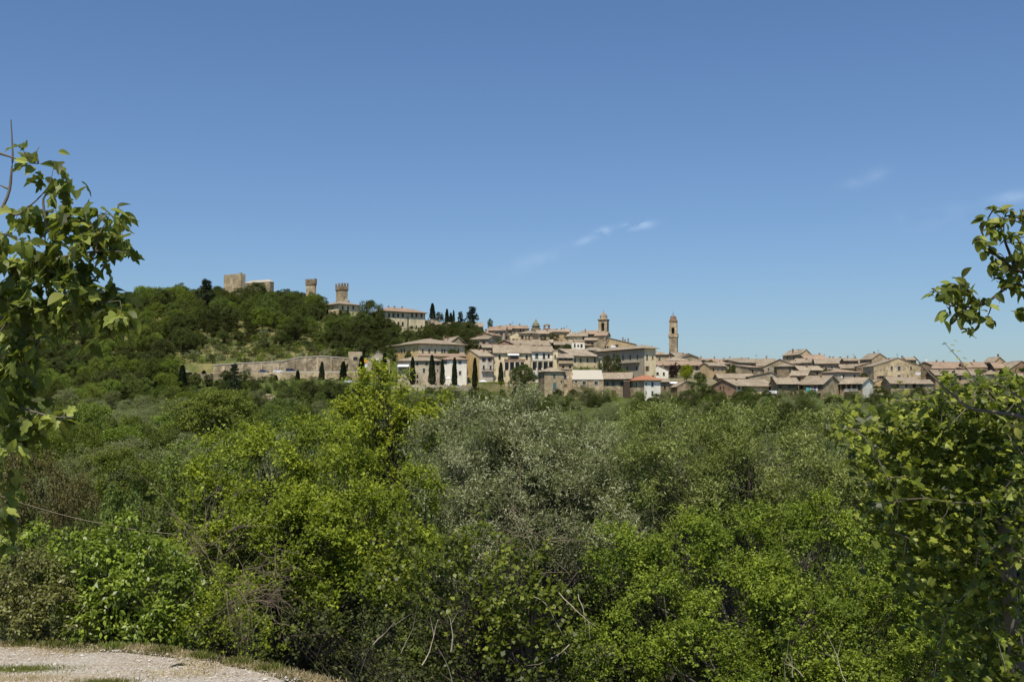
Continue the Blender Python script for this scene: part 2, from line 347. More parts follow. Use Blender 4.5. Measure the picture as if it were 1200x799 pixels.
tag(link('gravel_road', mesh_np('gravel_road', V, Q, GRAVEL, smooth=True)), kind='structure')

# ------------------------------------------------------------------ leaves
def unit(a): return a/(np.linalg.norm(a, axis=-1, keepdims=True)+1e-9)
def leafquads(P, Dr, Nm, L, W):
    """pointed, slightly folded leaves; returns V (4n,3), Q"""
    n = len(P); Dr = unit(Dr); Sd = unit(np.cross(Dr, Nm)); Nn = np.cross(Sd, Dr)
    L = np.asarray(L).reshape(-1,1)*np.ones((n,1)); W = np.asarray(W).reshape(-1,1)*np.ones((n,1))
    a = P; c = P+Dr*L-Nn*L*.12
    b = P+Dr*L*.45+Sd*W*.5+Nn*W*.18; d = P+Dr*L*.45-Sd*W*.5+Nn*W*.18
    V = np.stack([a,b,c,d], 1).reshape(-1,3); Q = np.arange(4*n).reshape(-1,4)
    return V, Q
def sph(n, r=rng):
    return unit(r.normal(size=(n,3)))
def puff_points(blobs, puff_n, lump=.25, up=.25, rs=rng):
    """sub-clumps of a crown scattered over and just inside blob surfaces -> centres, radii, outward"""
    Pc = []; Pr = []; Po = []
    for (c, r) in blobs:
        c = np.array(c, float); r = np.array(r, float)*np.ones(3)
        d = sph(puff_n, rs); d[:,2] += up; d = unit(d)
        k = rs.uniform(.62, 1.0, (puff_n,1))*(1+lump*np.sin(d[:,:1]*5+c[0]*3)*np.cos(d[:,2:]*6+c[1]*2))
        q = c+d*r*k
        keep = np.ones(len(q), bool)
        for (c2, r2) in blobs:
            if c2 is c: continue
            e = np.linalg.norm((q-np.array(c2))/(np.array(r2)*np.ones(3)), axis=1)
            keep &= ~((e < .6) & (rs.random(len(q)) < .85))
        q = q[keep]; d = d[keep]
        Pc.append(q); Po.append(d); Pr.append(r.mean()*rs.uniform(.16, .44, len(q)))
    return np.concatenate(Pc), np.concatenate(Pr), np.concatenate(Po)
def spray_leaves(Pc, Pr, Po, per, k, L, W, tl, droop=.2, back=1., rs=rng, rise=.55, flat=.6):
    """twigs round every puff, k leaves along each twig; per = twigs per puff at radius 1"""
    cnt = np.maximum(2, (per*Pr**2).astype(int)); idx = np.repeat(np.arange(len(Pc)), cnt); n = len(idx)
    d = unit(sph(n, rs)+Po[idx]*.7+np.array([0,0,.35])); base = Pc[idx]+d*(Pr[idx]*rs.uniform(.45,1.0,n))[:,None]
    if back < 1:
        kp = (d[:,1] < .25) | (rs.random(n) < back); idx = idx[kp]; d = d[kp]; base = base[kp]; n = len(idx)
    td = unit(d*.6+sph(n, rs)*.6+np.array([0,0,rise])); ln = tl*rs.uniform(.5,1.3,n)
    s = (np.arange(k)+.6)/k
    P = base[:,None,:]+td[:,None,:]*(ln[:,None]*s[None,:])[:,:,None]; P[:,:,2] -= droop*(ln[:,None]*s[None,:]**2)
    P = P.reshape(-1,3)+rs.normal(0, L*.25, (n*k,3)); tdr = np.repeat(td, k, 0)
    ld = unit(tdr*.5+sph(n*k, rs)*.9+np.array([0,0,-droop])); nm = unit(sph(n*k, rs)*flat+np.array([0,-.25,.9])+np.repeat(d, k, 0)*.45)
    LL = L*rs.uniform(.6,1.25,n*k)
    V, Q = leafquads(P, ld, nm, LL, LL*W/L)
    clump = np.repeat(rs.uniform(0,1,len(Pc))[idx], k)
    rnd = np.clip(.5*rs.random(n*k)+.3*clump+.2*np.repeat(rs.random(n), k), 0, 1)
    return V, Q, rnd, base, td, ln
def limb_mesh(name, root, top, Pc, mat, r0, rs=rng, frac=.6, sides=5, parent=None):
    """trunk from root to top, limbs to puff centres"""
    root = np.array(root, float); top = np.array(top, float); parts = []
    s = np.linspace(0,1,7)[:,None]; L = np.linalg.norm(top-root)
    tr = root+(top-root)*s+np.array([math.sin(root[0]*3),math.cos(root[1]*2),0])*L*.035*np.sin(s*PI*1.5); parts.append(tube_np(tr, r0*(1-.72*s[:,0])*(1+.35*np.exp(-s[:,0]*9)), 8))
    for q in Pc[rs.random(len(Pc)) < frac]:
        u = rs.uniform(.35,.95); a = tr[0]+(top-root)*u; dlt = q-a; mid = a+dlt*.5+rs.normal(0,.08,3)*np.linalg.norm(dlt)+np.array([0,0,-.08])*np.linalg.norm(dlt)
        rr = r0*(1-.72*u)*.45; parts.append(tube_np([a, a*.5+mid*.5, mid, mid*.5+q*.5+rs.normal(0,.03,3), q], [rr, rr*.8, rr*.55, rr*.35, rr*.12], sides))
    V, Q = join_np(parts); return mesh_np(name, V, Q, mat, smooth=True)

# ---- prototypes for trees farther off: unit is metres, base at origin
def proto(kind, h, r, mat, bark, nb, puffs, per, L, W, seed, k=5, flat=1., tl=.5, low=.3, droop=.2, up=.25):
    rs = np.random.default_rng(seed); bl = []
    for i in range(nb):
        a = rs.uniform(0, 2*PI); q = rs.uniform(0,.55)*r
        z = h*rs.uniform(low+.15,.8); rr = r*rs.uniform(.42,.62)
        bl.append(((q*math.cos(a), q*math.sin(a), z), (rr, rr, rr*flat)))
    bl.append(((0,0,h*.62), (r*.75, r*.75, h*.33)))
    # fit the crown to height h
    Pc, Pr, Po = puff_points(bl, puffs, up=up, rs=rs)
    V, Q, rnd, *_ = spray_leaves(Pc, Pr, Po, per/r**2*27, k, L, W, tl, droop, rs=rs)
    sc = h/np.percentile(V[:,2], 99.7)
    V[:,2] = (V[:,2])*sc; Pc = Pc*np.array([1,1,sc])
    V[:,2] = np.maximum(V[:,2], .15)
    cm = mesh_np(kind+'_crown', V, Q, mat, rnd)
    tm = limb_mesh(kind+'_trunk', (0,0,-.6), (0,0,h*.62), Pc, bark, max(.12, h*.022), rs, .3, 4)
    return (cm, tm, h, r)
def place(pr, x, y, z, sc, name, label, cat='tree', group=None, rz=None, sx=1.):
    root = empty(name, (x,y,z), random.uniform(0,6.28) if rz is None else rz, label, cat, group)
    root.scale = (sc*sx, sc*sx, sc)
    link('crown', pr[0], root)
    if pr[1]: link('trunk', pr[1], root)
    return root
OLV = [proto('olive', 5, 3.0, L_OF, BARK_G, 6, 26, 20, .2, .075, 20+i, low=.2) for i in range(3)]
BRD = [proto('broadleaf', 9, 4.4, L_MF, BARK, 8, 28, 22, .26, .17, 30+i, low=.15) for i in range(3)]
BRB = [proto('bright', 9, 4.4, L_BF, BARK, 8, 28, 22, .26, .17, 40+i, low=.12) for i in range(2)]
DRK = [proto('evergreen', 9, 4.4, L_DK, BARK, 9, 30, 30, .25, .15, 50+i, low=.12) for i in range(3)]
PUR = proto('purple', 6, 2.5, L_PU, BARK, 5, 20, 22, .2, .14, 61)
YEL = proto('yellowish', 6, 3, L_YG, BARK, 6, 24, 22, .2, .15, 62)
BRN = proto('brown', 7, 4, L_BN, BARK, 8, 34, 40, .15, .1, 63, low=.1)
RND = proto('round', 13, 8.6, L_BF, BARK, 15, 34, 60, .3, .2, 64, low=.25, flat=.75)
BSH = [proto('bush', 2.6, 2.0, mm, BARK, 4, 16, 9, .2, .12, 70+i, low=-.1, tl=.3) for i, mm in enumerate((L_MF, L_DK, L_BF, L_OL))]
def cyp(seed, h=10, r=1., mat=L_CY, n=5200):
    rs = np.random.default_rng(seed); z = rs.uniform(.02,1,n)**.85; a = rs.uniform(0,2*PI,n)
    R = r*1.12*np.minimum(1,(z*7)**.5)*(1-z)**.5*(1+.14*np.sin(a*3+z*17)+.1*np.sin(a*5-z*31))
    R *= rs.uniform(.72,1.04,n)
    P = np.stack([R*np.cos(a), R*np.sin(a), z*h], 1); out = np.stack([np.cos(a), np.sin(a), 0*a], 1)
    V, Q = leafquads(P, out*.35+np.array([0,0,1.])+sph(n,rs)*.3, out+sph(n,rs)*.5, rs.uniform(.25,.5,n), .14)
    V[:,2] = np.minimum(V[:,2], h*1.01)
    c = mesh_np('cypress_crown', V, Q, mat, rs.random(n))
    tv, tq = tube_np([(0,0,-.6),(0,0,h*.3),(0,0,h*.8)], [.2,.15,.05], 6)
    return (c, mesh_np('cypress_trunk', tv, tq, BARK, smooth=True), h, r)
CYP = [cyp(80), cyp(81, r=.85), cyp(82, r=1.15)]
def spruce(seed, h=16, r=4.2, n=15000):
    rs = np.random.default_rng(seed); nb = 130; zb = np.sort(rs.uniform(.06,.97,nb)); ab = rs.uniform(0,2*PI,nb); Lb = r*(1-zb)**.62*rs.uniform(.6,1.1,nb)+.25
    idx = rs.integers(0, nb, n); s = rs.uniform(.15,1,n)**.7
    P = np.stack([Lb[idx]*s*np.cos(ab[idx]), Lb[idx]*s*np.sin(ab[idx]), zb[idx]*h+.1*Lb[idx]*s-.22*Lb[idx]*s**2], 1)+rs.normal(0,.18,(n,3))
    out = np.stack([np.cos(ab[idx]), np.sin(ab[idx]), 0*s-.15], 1)
    V, Q = leafquads(P, out+sph(n,rs)*.8, np.array([0,0,1.])+sph(n,rs)*.6, rs.uniform(.25,.55,n), .13)
    parts = [tube_np([(0,0,-.6),(0,0,h*.5),(0,0,h*.98)], [.28,.17,.03], 6)]
    for q in range(0,nb,2): parts.append(tube_np([(0,0,zb[q]*h),(Lb[q]*.5*math.cos(ab[q]),Lb[q]*.5*math.sin(ab[q]),zb[q]*h),(Lb[q]*math.cos(ab[q]),Lb[q]*math.sin(ab[q]),zb[q]*h-.12*Lb[q])],[.06,.04,.01],3))
    tv, tq = join_np(parts)
    return (mesh_np('spruce_crown', V, Q, L_CN, rs.random(n)), mesh_np('spruce_trunk', tv, tq, BARK, smooth=True), h, r)
SPR = spruce(90)
def cedar(seed, h=12, r=4.2):
    rs = np.random.default_rng(seed); bl = []
    for i, z in enumerate((.42,.55,.66,.77,.87,.96)):
        for q in range(3):
            a = rs.uniform(0,2*PI); d = r*(1.05-z)*rs.uniform(.5,1.15); rr = r*(.28+.3*(1-z))
            bl.append(((d*math.cos(a), d*math.sin(a), z*h), (rr, rr, rr*.28)))
    Pc, Pr, Po = puff_points(bl, 16, rs=rs, up=.5); V, Q, rnd, *_ = spray_leaves(Pc, Pr*.9, Po, 130, 5, .34, .15, .35, 0, rs=rs)
    return (mesh_np('cedar_crown', V, Q, L_CN, rnd), limb_mesh('cedar_trunk', (0,0,-.6), (0,0,h*.95), np.array([b[0] for b in bl]), BARK, .3, rs, 1, 5), h, r)
CED = cedar(91)

# ------------------------------------------------------------------ buildings
TAKEN = []
class House:
    def __init__(s, name, label, px0, px1, D, eave, base, yaw=0, depth=9., side=None, roof='par', rise=1.8, wall=ST_G, swall=None, rf=RF_A,
                 wins=(), chim=(), over=.8, cat='house', group=None, frame=FR_B, thick=.16, ant=(), ridge=None):
        t0, t1 = (px0-600)/F, (px1-600)/F; ps = math.radians(abs(yaw)); cs, sn = math.cos(ps), math.sin(ps)
        eaveP = at(px0 if yaw >= 0 else px1, eave, D); zE = eaveP.z
        zB = at(px0, base, D).z
        if yaw >= 0:
            x0 = t0*D; wd = (t1*D-x0)/(cs-t1*sn); P0 = (x0, D); ang = ps
            if side is not None: ts = (side-600)/F; depth = (x0-ts*D)/(sn+ts*cs)
        else:
            x1 = t1*D; wd = (x1-t0*D)/(cs+t0*sn); P0 = (x1-wd*cs, D+wd*sn); ang = -ps
            if side is not None: ts = (side-600)/F; depth = (ts*D-x1)/(sn-ts*cs)
        if not (2 < depth < 42 and 2 < wd < 60): print('DIM', label, round(wd,1), round(depth,1))
        s.ang = ang; s.w = wd; s.d = depth; s.sf = 'L' if yaw >= 0 else 'R'
        cosA, sinA = math.cos(ang), math.sin(ang)
        cr = [(0,0),(wd,0),(wd,depth),(0,depth)]
        gzs = [gz(P0[0]+a*cosA-b*sinA, P0[1]+a*sinA+b*cosA) for a, b in cr]
        zF = min(zB, min(gzs)-.4)                 # foundations follow the slope
        s.H = zE-zF; s.zF = zF; H = s.H
        s.root = empty(name, (P0[0], P0[1], zF), ang, label, cat, group)
        s.Mi = (Matrix.Translation((P0[0],P0[1],zF)) @ Matrix.Rotation(ang, 4, 'Z')).inverted()
        TAKEN.append((P0[0]+wd/2*cosA-depth/2*sinA, P0[1]+wd/2*sinA+depth/2*cosA, max(wd,depth)*.5)); holes = {'F': [], 'L': [], 'R': [], 'B': []}; s.wl = []
        for wn in wins:
            fc, px, py = wn[:3]; ww = wn[3] if len(wn) > 3 else .9; hh = wn[4] if len(wn) > 4 else 1.35; st = wn[5] if len(wn) > 5 else 'plain'
            face = 'F' if fc == 'F' else s.sf
            u, v = s.hit(px, py, face); W = wd if face == 'F' else depth
            u = min(max(u, ww/2+.15), W-ww/2-.15); v = min(max(v, hh/2+.1), H-hh/2-.12)
            if any(abs(u-a) < (ww+c)/2+.1 and abs(v-b) < (hh+e)/2+.1 for a, b, c, e in holes[face]): continue
            if u-ww/2 < .1 or u+ww/2 > W-.1: continue
            holes[face].append((u, v, ww, hh)); s.wl.append((face, u, v, ww, hh, st))
        # walls
        rec = .22; s.F0 = None
        for fc, W in (('F', wd), ('L', depth), ('R', depth), ('B', wd)):
            b = MB(); T = s.fx(fc)
            us = sorted({0., W} | {round(x, 4) for a, _, c, _ in holes[fc] for x in (a-c/2, a+c/2)}); vs = sorted({0., H} | {round(x, 4) for _, a, _, c in holes[fc] for x in (a-c/2, a+c/2)})
            for i in range(len(us)-1):
                for j in range(len(vs)-1):
                    um, vm = (us[i]+us[i+1])/2, (vs[j]+vs[j+1])/2
                    if any(abs(um-a) < c/2 and abs(vm-e) < g/2 for a, e, c, g in holes[fc]): continue
                    b.add([T(us[i],0,vs[j]), T(us[i+1],0,vs[j]), T(us[i+1],0,vs[j+1]), T(us[i],0,vs[j+1])], [(0,1,2,3)])
            for a, e, c, g in holes[fc]:
                q = [(a-c/2,e-g/2),(a+c/2,e-g/2),(a+c/2,e+g/2),(a-c/2,e+g/2)]
                for i in range(4):
                    A, B = q[i], q[(i+1)%4]; b.add([T(A[0],0,A[1]), T(B[0],0,B[1]), T(B[0],rec+.1,B[1]), T(A[0],rec+.1,A[1])], [(3,2,1,0)])
            # gable tops
            if roof == 'par' and fc in 'LR': b.add([T(0,0,H), T(W,0,H), T(W/2,0,H+rise)], [(0,1,2)])
            if roof == 'perp' and fc in 'FB':
                rr = (ridge if ridge else .5)*W; rr = rr if fc == 'F' else W-rr; b.add([T(0,0,H), T(W,0,H), T(rr,0,H+rise)], [(0,1,2)])
            if roof == 'shed':
                if fc == 'L': b.add([T(0,0,H), T(W,0,H), T(0,0,H+rise)], [(0,1,2)])
                if fc == 'R': b.add([T(0,0,H), T(W,0,H), T(W,0,H+rise)], [(0,1,2)])
                if fc == 'B': b.add([T(0,0,H), T(W,0,H), T(W,0,H+rise), T(0,0,H+rise)], [(0,1,2,3)])
            b.build('wall', (swall or wall) if fc == s.sf else wall, s.root)
        # windows
        for face, u, v, ww, hh, st in s.wl: s.window(face, u, v, ww, hh, st, frame, rec)
        # roof
        b = MB(); o = over; k = thick; s.rise = rise; s.rt = roof
        if roof == 'par':
            sl_ = rise/(depth/2); e = o*sl_
            b.prism([(-o,H-e),(depth/2,H+rise),(depth+o,H-e),(depth+o,H-e+k),(depth/2,H+rise+k*1.3),(-o,H-e+k)], -o*.6, wd+o*.6, 'x')
        elif roof == 'perp':
            rg = (ridge if ridge else .5)*wd; e0 = o*rise/rg; e1 = o*rise/(wd-rg)
            b.prism([(-o,H-e0),(rg,H+rise),(wd+o,H-e1),(wd+o,H-e1+k),(rg,H+rise+k*1.3),(-o,H-e0+k)], -o*.6, depth+o*.6, 'y')
        elif roof == 'shed':
            sl_ = rise/depth
            b.prism([(-o,H-o*sl_),(depth+o,H+rise+o*sl_),(depth+o,H+rise+o*sl_+k),(-o,H-o*sl_+k)], -o*.6, wd+o*.6, 'x')
        elif roof == 'hip':
            q = min(wd, depth)/2+o; zr = H+k+rise
            if wd >= depth: r0, r1 = (q-o, depth/2, zr), (wd-q+o, depth/2, zr)
            else: r0, r1 = (wd/2, q-o, zr), (wd/2, depth-q+o, zr)
            c = [(-o,-o),(wd+o,-o),(wd+o,depth+o),(-o,depth+o)]
            V = [(a,e,H) for a, e in c]+[(a,e,H+k) for a, e in c]+[r0, r1]
            Fc = [(3,2,1,0),(0,1,5,4),(1,2,6,5),(2,3,7,6),(3,0,4,7)]
            Fc += [(4,5,9,8),(5,6,9),(6,7,8,9),(7,4,8)] if wd >= depth else [(4,5,8),(5,6,9,8),(6,7,9),(7,4,8,9)]
            b.add(V, Fc)
        elif roof == 'flat':
            b.box(.01,wd-.01,.01,depth-.01,H-.5,H-.2)
        s.roof = b.build('roof', rf, s.root)
        if roof != 'flat':      # dark rafters / eaves board under the tiles
            e = MB()
            if roof in ('par','shed','hip'):
                n = max(3, int(wd/.9)); dz = 0 if roof == 'hip' else (o*(rise/(depth/2) if roof == 'par' else rise/depth))
                for i in range(n+1):
                    x = i*wd/n; e.add([(x-.06,-o+.06,H-.13-dz),(x+.06,-o+.06,H-.13-dz),(x+.06,.0,H-.13),(x-.06,.0,H-.13),(x-.06,-o+.06,H-.003-dz),(x+.06,-o+.06,H-.003-dz),(x+.06,0,H-.003),(x-.06,0,H-.003)],
                          [(0,3,2,1),(4,5,6,7),(0,1,5,4),(1,2,6,5),(2,3,7,6),(3,0,4,7)])
            if e.V: tag(e.build('rafters', WOOD, s.root), kind='stuff')
        rr_ = random.Random(int(px0*7+D)); nch = len(chim)
        if roof in ('par','perp','hip') and cat == 'house' and nch < 2 and wd > 6:
            for q_ in range(rr_.choice((0,1,1,2))): s.chimney_at(rr_.uniform(.15,.85)*wd, rr_.uniform(.3,.7)*depth, rr_.uniform(.5,1.1))
        if roof == 'par': e_ = MB(); e_.prism([(depth/2-.2,H+rise+.12),(depth/2+.2,H+rise+.12),(depth/2+.12,H+rise+.3),(depth/2-.12,H+rise+.3)], -o*.6+.02, wd+o*.6-.02, 'x'); e_.build('ridge_tiles', RF_B, s.roof)
        if roof == 'perp': e_ = MB(); rg_ = (ridge if ridge else .5)*wd; e_.prism([(rg_-.2,H+rise+.12),(rg_+.2,H+rise+.12),(rg_+.12,H+rise+.3),(rg_-.12,H+rise+.3)], -o*.6+.02, depth+o*.6-.02, 'y'); e_.build('ridge_tiles', RF_B, s.roof)
        if roof in ('par','hip') and o > .4:
            dz = 0 if roof == 'hip' else o*rise/(depth/2); e_ = MB(); e_.tube([(-o*.5,-o-.06,H-dz+.08),(wd+o*.5,-o-.06,H-dz+.08)], .08, 5); e_.tube([(wd-.25,-o-.06,H-dz+.05),(wd-.25,-.1,H-dz-.7),(wd-.25,-.1,.1)], .05, 5); e_.build('gutter', rr_.choice((FR_B, METAL, CH)), s.root)
        for c in chim: s.chimney(c)
        for a in ant: s.antenna(a)
    def fx(s, fc):
        w, d = s.w, s.d
        return {'F': lambda u, n, v: (u, n, v), 'R': lambda u, n, v: (w-n, u, v), 'L': lambda u, n, v: (n, d-u, v), 'B': lambda u, n, v: (w-u, d-n, v)}[fc]
    def hit(s, px, py, face):
        o = s.Mi @ Vector((0,0,0)); dr = (s.Mi @ at(px, py, 100.))-o
        if face == 'F': k = -o.y/dr.y
        elif face == 'L': k = -o.x/dr.x
        else: k = (s.w-o.x)/dr.x
        q = o+dr*k
        return (q.x if face == 'F' else (s.d-q.y) if face == 'L' else q.y), q.z
    def window(s, face, u, v, ww, hh, st, frame, rec):
        T = s.fx(face); b = MB(); t_ = .07
        def bx(b, u0,u1,n0,n1,v0,v1):
            P = [T(u0,n0,v0),T(u1,n0,v0),T(u1,n1,v0),T(u0,n1,v0),T(u0,n0,v1),T(u1,n0,v1),T(u1,n1,v1),T(u0,n1,v1)]
            b.add(P, [(0,3,2,1),(4,5,6,7),(0,1,5,4),(1,2,6,5),(2,3,7,6),(3,0,4,7)])
        a0, a1, b0, b1 = u-ww/2, u+ww/2, v-hh/2, v+hh/2; n0, n1 = rec-.08, rec
        bx(b,a0,a0+t_,n0,n1,b0,b1); bx(b,a1-t_,a1,n0,n1,b0,b1); bx(b,a0+t_,a1-t_,n0,n1,b0,b0+t_); bx(b,a0+t_,a1-t_,n0,n1,b1-t_,b1)
        if ww > .6: bx(b,u-.03,u+.03,n0,n1,b0+t_,b1-t_)
        bx(b,a0-.12,a1+.12,-.1,-.002,b0-.12,b0-.005)
        if st == 'pale' or st == 'surr':
            for q in ((a0-.2,a0-.005,b0,b1+.2),(a1+.005,a1+.2,b0,b1+.2),(a0-.005,a1+.005,b1+.005,b1+.2)): bx(b,q[0],q[1],-.04,-.003,q[2],q[3])
        wo = b.build('window', FR_W if st in ('pale','surr') else frame, s.root)
        c = MB(); c.add([T(a0,rec+.02,b0),T(a1,rec+.02,b0),T(a1,rec+.02,b1),T(a0,rec+.02,b1)], [(0,1,2,3)])
        c.build('pane', GLASS, wo)
        if st in ('open','shutg','shutb','teal','openb'):
            m = {'open': SH_G, 'openb': SH_B, 'shutg': SH_G, 'shutb': SH_B, 'teal': SH_T}[st]
            if st.startswith('open'): q = ((a0-ww/2-.02,a0-.04),(a1+.04,a1+ww/2+.02)); nn_ = (-.09,-.02)
            else: q = ((a0+.02,u-.012),(u+.012,a1-.02)); nn_ = (.04,.09)
            for e0, e1 in q:
                d_ = MB(); bx(d_, e0,e1,nn_[0],nn_[1],b0+.02,b1-.02); d_.build('shutter', m, wo)
    def chimney(s, c):
        px, hgt = (c if isinstance(c, tuple) else (c, 1.1)); o = s.Mi @ Vector((0,0,0)); dr = (s.Mi @ at(px, 400, 100.))-o
        yy = s.d*.5; x = o.x+dr.x*(yy-o.y)/dr.y; x = min(max(x, .5), s.w-.5)
        b = MB(); z1 = s.H+s.rise+hgt; b.box(x-.3,x+.3,yy-.3,yy+.3,s.H+.3,z1-.25); b.box(x-.4,x+.4,yy-.4,yy+.4,z1-.08,z1+.05)
        for dx in (-.3,.2): b.box(x+dx,x+dx+.1,yy-.3,yy+.3,z1-.25,z1-.08)
        b.build('chimney', CH, s.roof)
    def chimney_at(s, x, yy, hgt):
        b = MB(); z1 = s.H+s.rise*.8+hgt; w_ = .28; b.box(x-w_,x+w_,yy-w_,yy+w_,s.H+.2,z1-.2); b.box(x-.38,x+.38,yy-.38,yy+.38,z1-.2,z1-.08)
        b.build('chimney', CH, s.roof)
    def antenna(s, px):
        o = s.Mi @ Vector((0,0,0)); dr = (s.Mi @ at(px, 400, 100.))-o; yy = s.d*.55; x = o.x+dr.x*(yy-o.y)/dr.y
        b = MB(); z = s.H+s.rise; b.tube([(x,yy,z-.5),(x,yy,z+2.1)],.035,4)
        for q in (1.5,1.8,2.05): b.tube([(x-.5,yy,z+q),(x+.5,yy,z+q)],.03,4)
        b.build('antenna', METAL, s.root)
    def balcony(s, px0, px1, py, dep=1.0, h=.95, face='F', m=RAIL, slab=CONC, solid=False):
        f = 'F' if face == 'F' else s.sf; T = s.fx(f); u0, v = s.hit(px0, py, f); u1, _ = s.hit(px1, py, f); u0, u1 = min(u0,u1), max(u0,u1)
        def bx(b, u0,u1,n0,n1,v0,v1):
            P = [T(u0,n0,v0),T(u1,n0,v0),T(u1,n1,v0),T(u0,n1,v0),T(u0,n0,v1),T(u1,n0,v1),T(u1,n1,v1),T(u0,n1,v1)]
            b.add(P, [(0,3,2,1),(4,5,6,7),(0,1,5,4),(1,2,6,5),(2,3,7,6),(3,0,4,7)])
        b = MB(); bx(b,u0,u1,-dep,-.003,v-.18,v); bo = b.build('balcony', slab, s.root)
        r = MB()
        if solid: bx(r,u0,u1,-dep,-dep+.12,v+.003,v+h)
        else:
            bx(r,u0,u1,-dep,-dep+.06,v+h-.07,v+h); bx(r,u0,u1,-dep,-dep+.06,v+.08,v+.14)
            n = max(3, int((u1-u0)/.16))
            for i in range(n+1):
                q = u0+.02+(u1-u0-.04)*i/n; bx(r,q-.015,q+.015,-dep+.01,-dep+.05,v+.003,v+h-.07)
            for q in (u0,u1-.06): bx(r,q,q+.06,-dep+.07,-.003,v+h-.07,v+h)
        r.build('railing', m, bo); return T, u0, u1, v
    def box(s, name, mat, px0, px1, py0, py1, n0, n1, face='F', label=None):
        f = 'F' if face == 'F' else s.sf; T = s.fx(f); u0, v0 = s.hit(px0, py1, f); u1, v1 = s.hit(px1, py0, f); u0, u1 = min(u0,u1), max(u0,u1)
        P = [T(u0,n0,v0),T(u1,n0,v0),T(u1,n1,v0),T(u0,n1,v0),T(u0,n0,v1),T(u1,n0,v1),T(u1,n1,v1),T(u0,n1,v1)]
        b = MB(); b.add(P, [(0,3,2,1),(4,5,6,7),(0,1,5,4),(1,2,6,5),(2,3,7,6),(3,0,4,7)]); o = b.build(name, mat, s.root)
        if label: o['label'] = label
        return o
    def awning(s, px0, px1, py0, py1, out=1.6, mat=CLOTH_W):
        u0, v1 = s.hit(px0, py0, 'F'); u1, _ = s.hit(px1, py0, 'F'); b = MB(); v0 = v1-.75
        b.add([(u0,-.02,v1),(u1,-.02,v1),(u1,-out,v0),(u0,-out,v0),(u0,-.02,v1-.05),(u1,-.02,v1-.05),(u1,-out,v0-.3),(u0,-out,v0-.3)], [(0,3,2,1),(4,5,6,7),(0,1,5,4),(1,2,6,5),(2,3,7,6),(3,0,4,7)])
        b.build('awning', mat, s.root)
    def dish(s, px, py):
        o = s.Mi @ Vector((0,0,0)); dr = (s.Mi @ at(px, py, 100.))-o; q = o+dr*((-.5-o.y)/dr.y)
        b = MB(); n = 12
        V = [(q.x,q.y+.12,q.z)]+[(q.x+.42*math.cos(2*PI*i/n), q.y, q.z+.42*math.sin(2*PI*i/n)) for i in range(n)]+[(q.x,q.y+.17,q.z)]
        b.add(V, [(0,1+(i+1)%n,1+i) for i in range(n)]+[(n+1,1+i,1+(i+1)%n) for i in range(n)]); b.tube([(q.x,q.y+.15,q.z),(q.x,q.y+.5,q.z-.35)],.03,4)
        b.build('satellite_dish', CLOTH_W, s.root)
H = House
def row(face, pxs, py, w=.9, h=1.35, st='plain'): return [(face, p, py, w, h, st) for p in pxs]

# --- fortress on the left summit
h = H('fortress_wing', 'low fortress wing with pale roof, right of the square stone keep', 286, 315, 676, 330.3, 352, yaw=-28, side=319.5, roof='hip', rise=1.6, wall=ST_G, rf=RF_P, over=.15, cat='fortress', wins=[('F',296.5,331.8,1.6,1.8,'surr'),('F',308,336,.8,1.2)])
h = H('fortress_keep', 'tall windowless square stone keep on the summit at far left', 260.5, 280.5, 668, 320.8, 352, yaw=-32, side=286, roof='flat', wall=ST_W, over=0, cat='tower')
b = MB(); n = 9
for (x0,x1,y0,y1,z) in [(0,h.w,0,.6,.0),(0,h.w,h.d-.6,h.d,.0),(0,.6,.6,h.d-.6,.0),(h.w-.6,h.w,.6,h.d-.6,.0)]: b.box(x0+.01,x1-.01,y0+.01,y1-.01,h.H-.02,h.H+.15)
b.box(h.w-1.2,h.w-.02,.02,1.2,h.H+.16,h.H+.7); b.box(3,4.6,.02,.6,h.H+.16,h.H+.45)
b.build('parapet', ST_W, h.root)
def crenel(name, label, px0, px1, D, top, collar, base, yaw, side):
    h = H(name, label, px0, px1, D, collar, base, yaw=yaw, side=side, roof='flat', wall=ST_W, over=0, cat='tower', wins=[('F',(px0+px1)/2,collar+10,.5,1.2)])
    zt = at(px1, top, D).z-h.zF; W, d = h.w, h.d; b = MB(); o = .32; H0 = h.H
    mid = H0+(zt-H0)*.45
    V = []
    for (e, z) in ((.0,H0-1.2),(o,H0-.1),(o,mid)): V += [(-e,-e,z),(W+e,-e,z),(W+e,d+e,z),(-e,d+e,z)]
    b.add(V, [(3,2,1,0)]+[(j*4+i,j*4+(i+1)%4,j*4+4+(i+1)%4,j*4+4+i) for j in (0,1) for i in range(4)]+[(8,9,10,11)])
    b.build('corbelled_collar', ST_B, h.root)
    nm = 3; t_ = .5
    for (A, B, ax) in (((-o,-o),W+2*o,'x'),((-o,d+o-t_),W+2*o,'x'),((-o,-o),d+2*o,'y'),((W+o-t_,-o),d+2*o,'y')):
        step = B/(nm*2-1)
        for i in range(nm):
            if ax == 'y' and i in (0, nm-1): continue
            c = MB(); s0 = i*2*step
            # swallow-tail merlon
            poly = [(s0,mid-.01),(s0+step,mid-.01),(s0+step,zt),(s0+step*.5,zt-(zt-mid)*.35),(s0,zt)]
            if ax == 'x': c.prism([(A[0]+a, z) for a, z in poly], A[1], A[1]+t_, 'y')
            else: c.prism([(A[1]+a, z) for a, z in poly], A[0], A[0]+t_, 'x')
            c.build('merlon', ST_B, h.root)
    return h
crenel('battlement_tower', 'battlemented stone tower rising from the trees between fortress and palace', 357.4, 367.6, 680, 326.3, 332.5, 352, -28, 369.4)
crenel('battlement_tower', 'battlemented stone tower standing behind the hip roof of the hilltop palace', 400.0, 406.6, 640, 331.2, 338.6, 358, 42, 392.8)
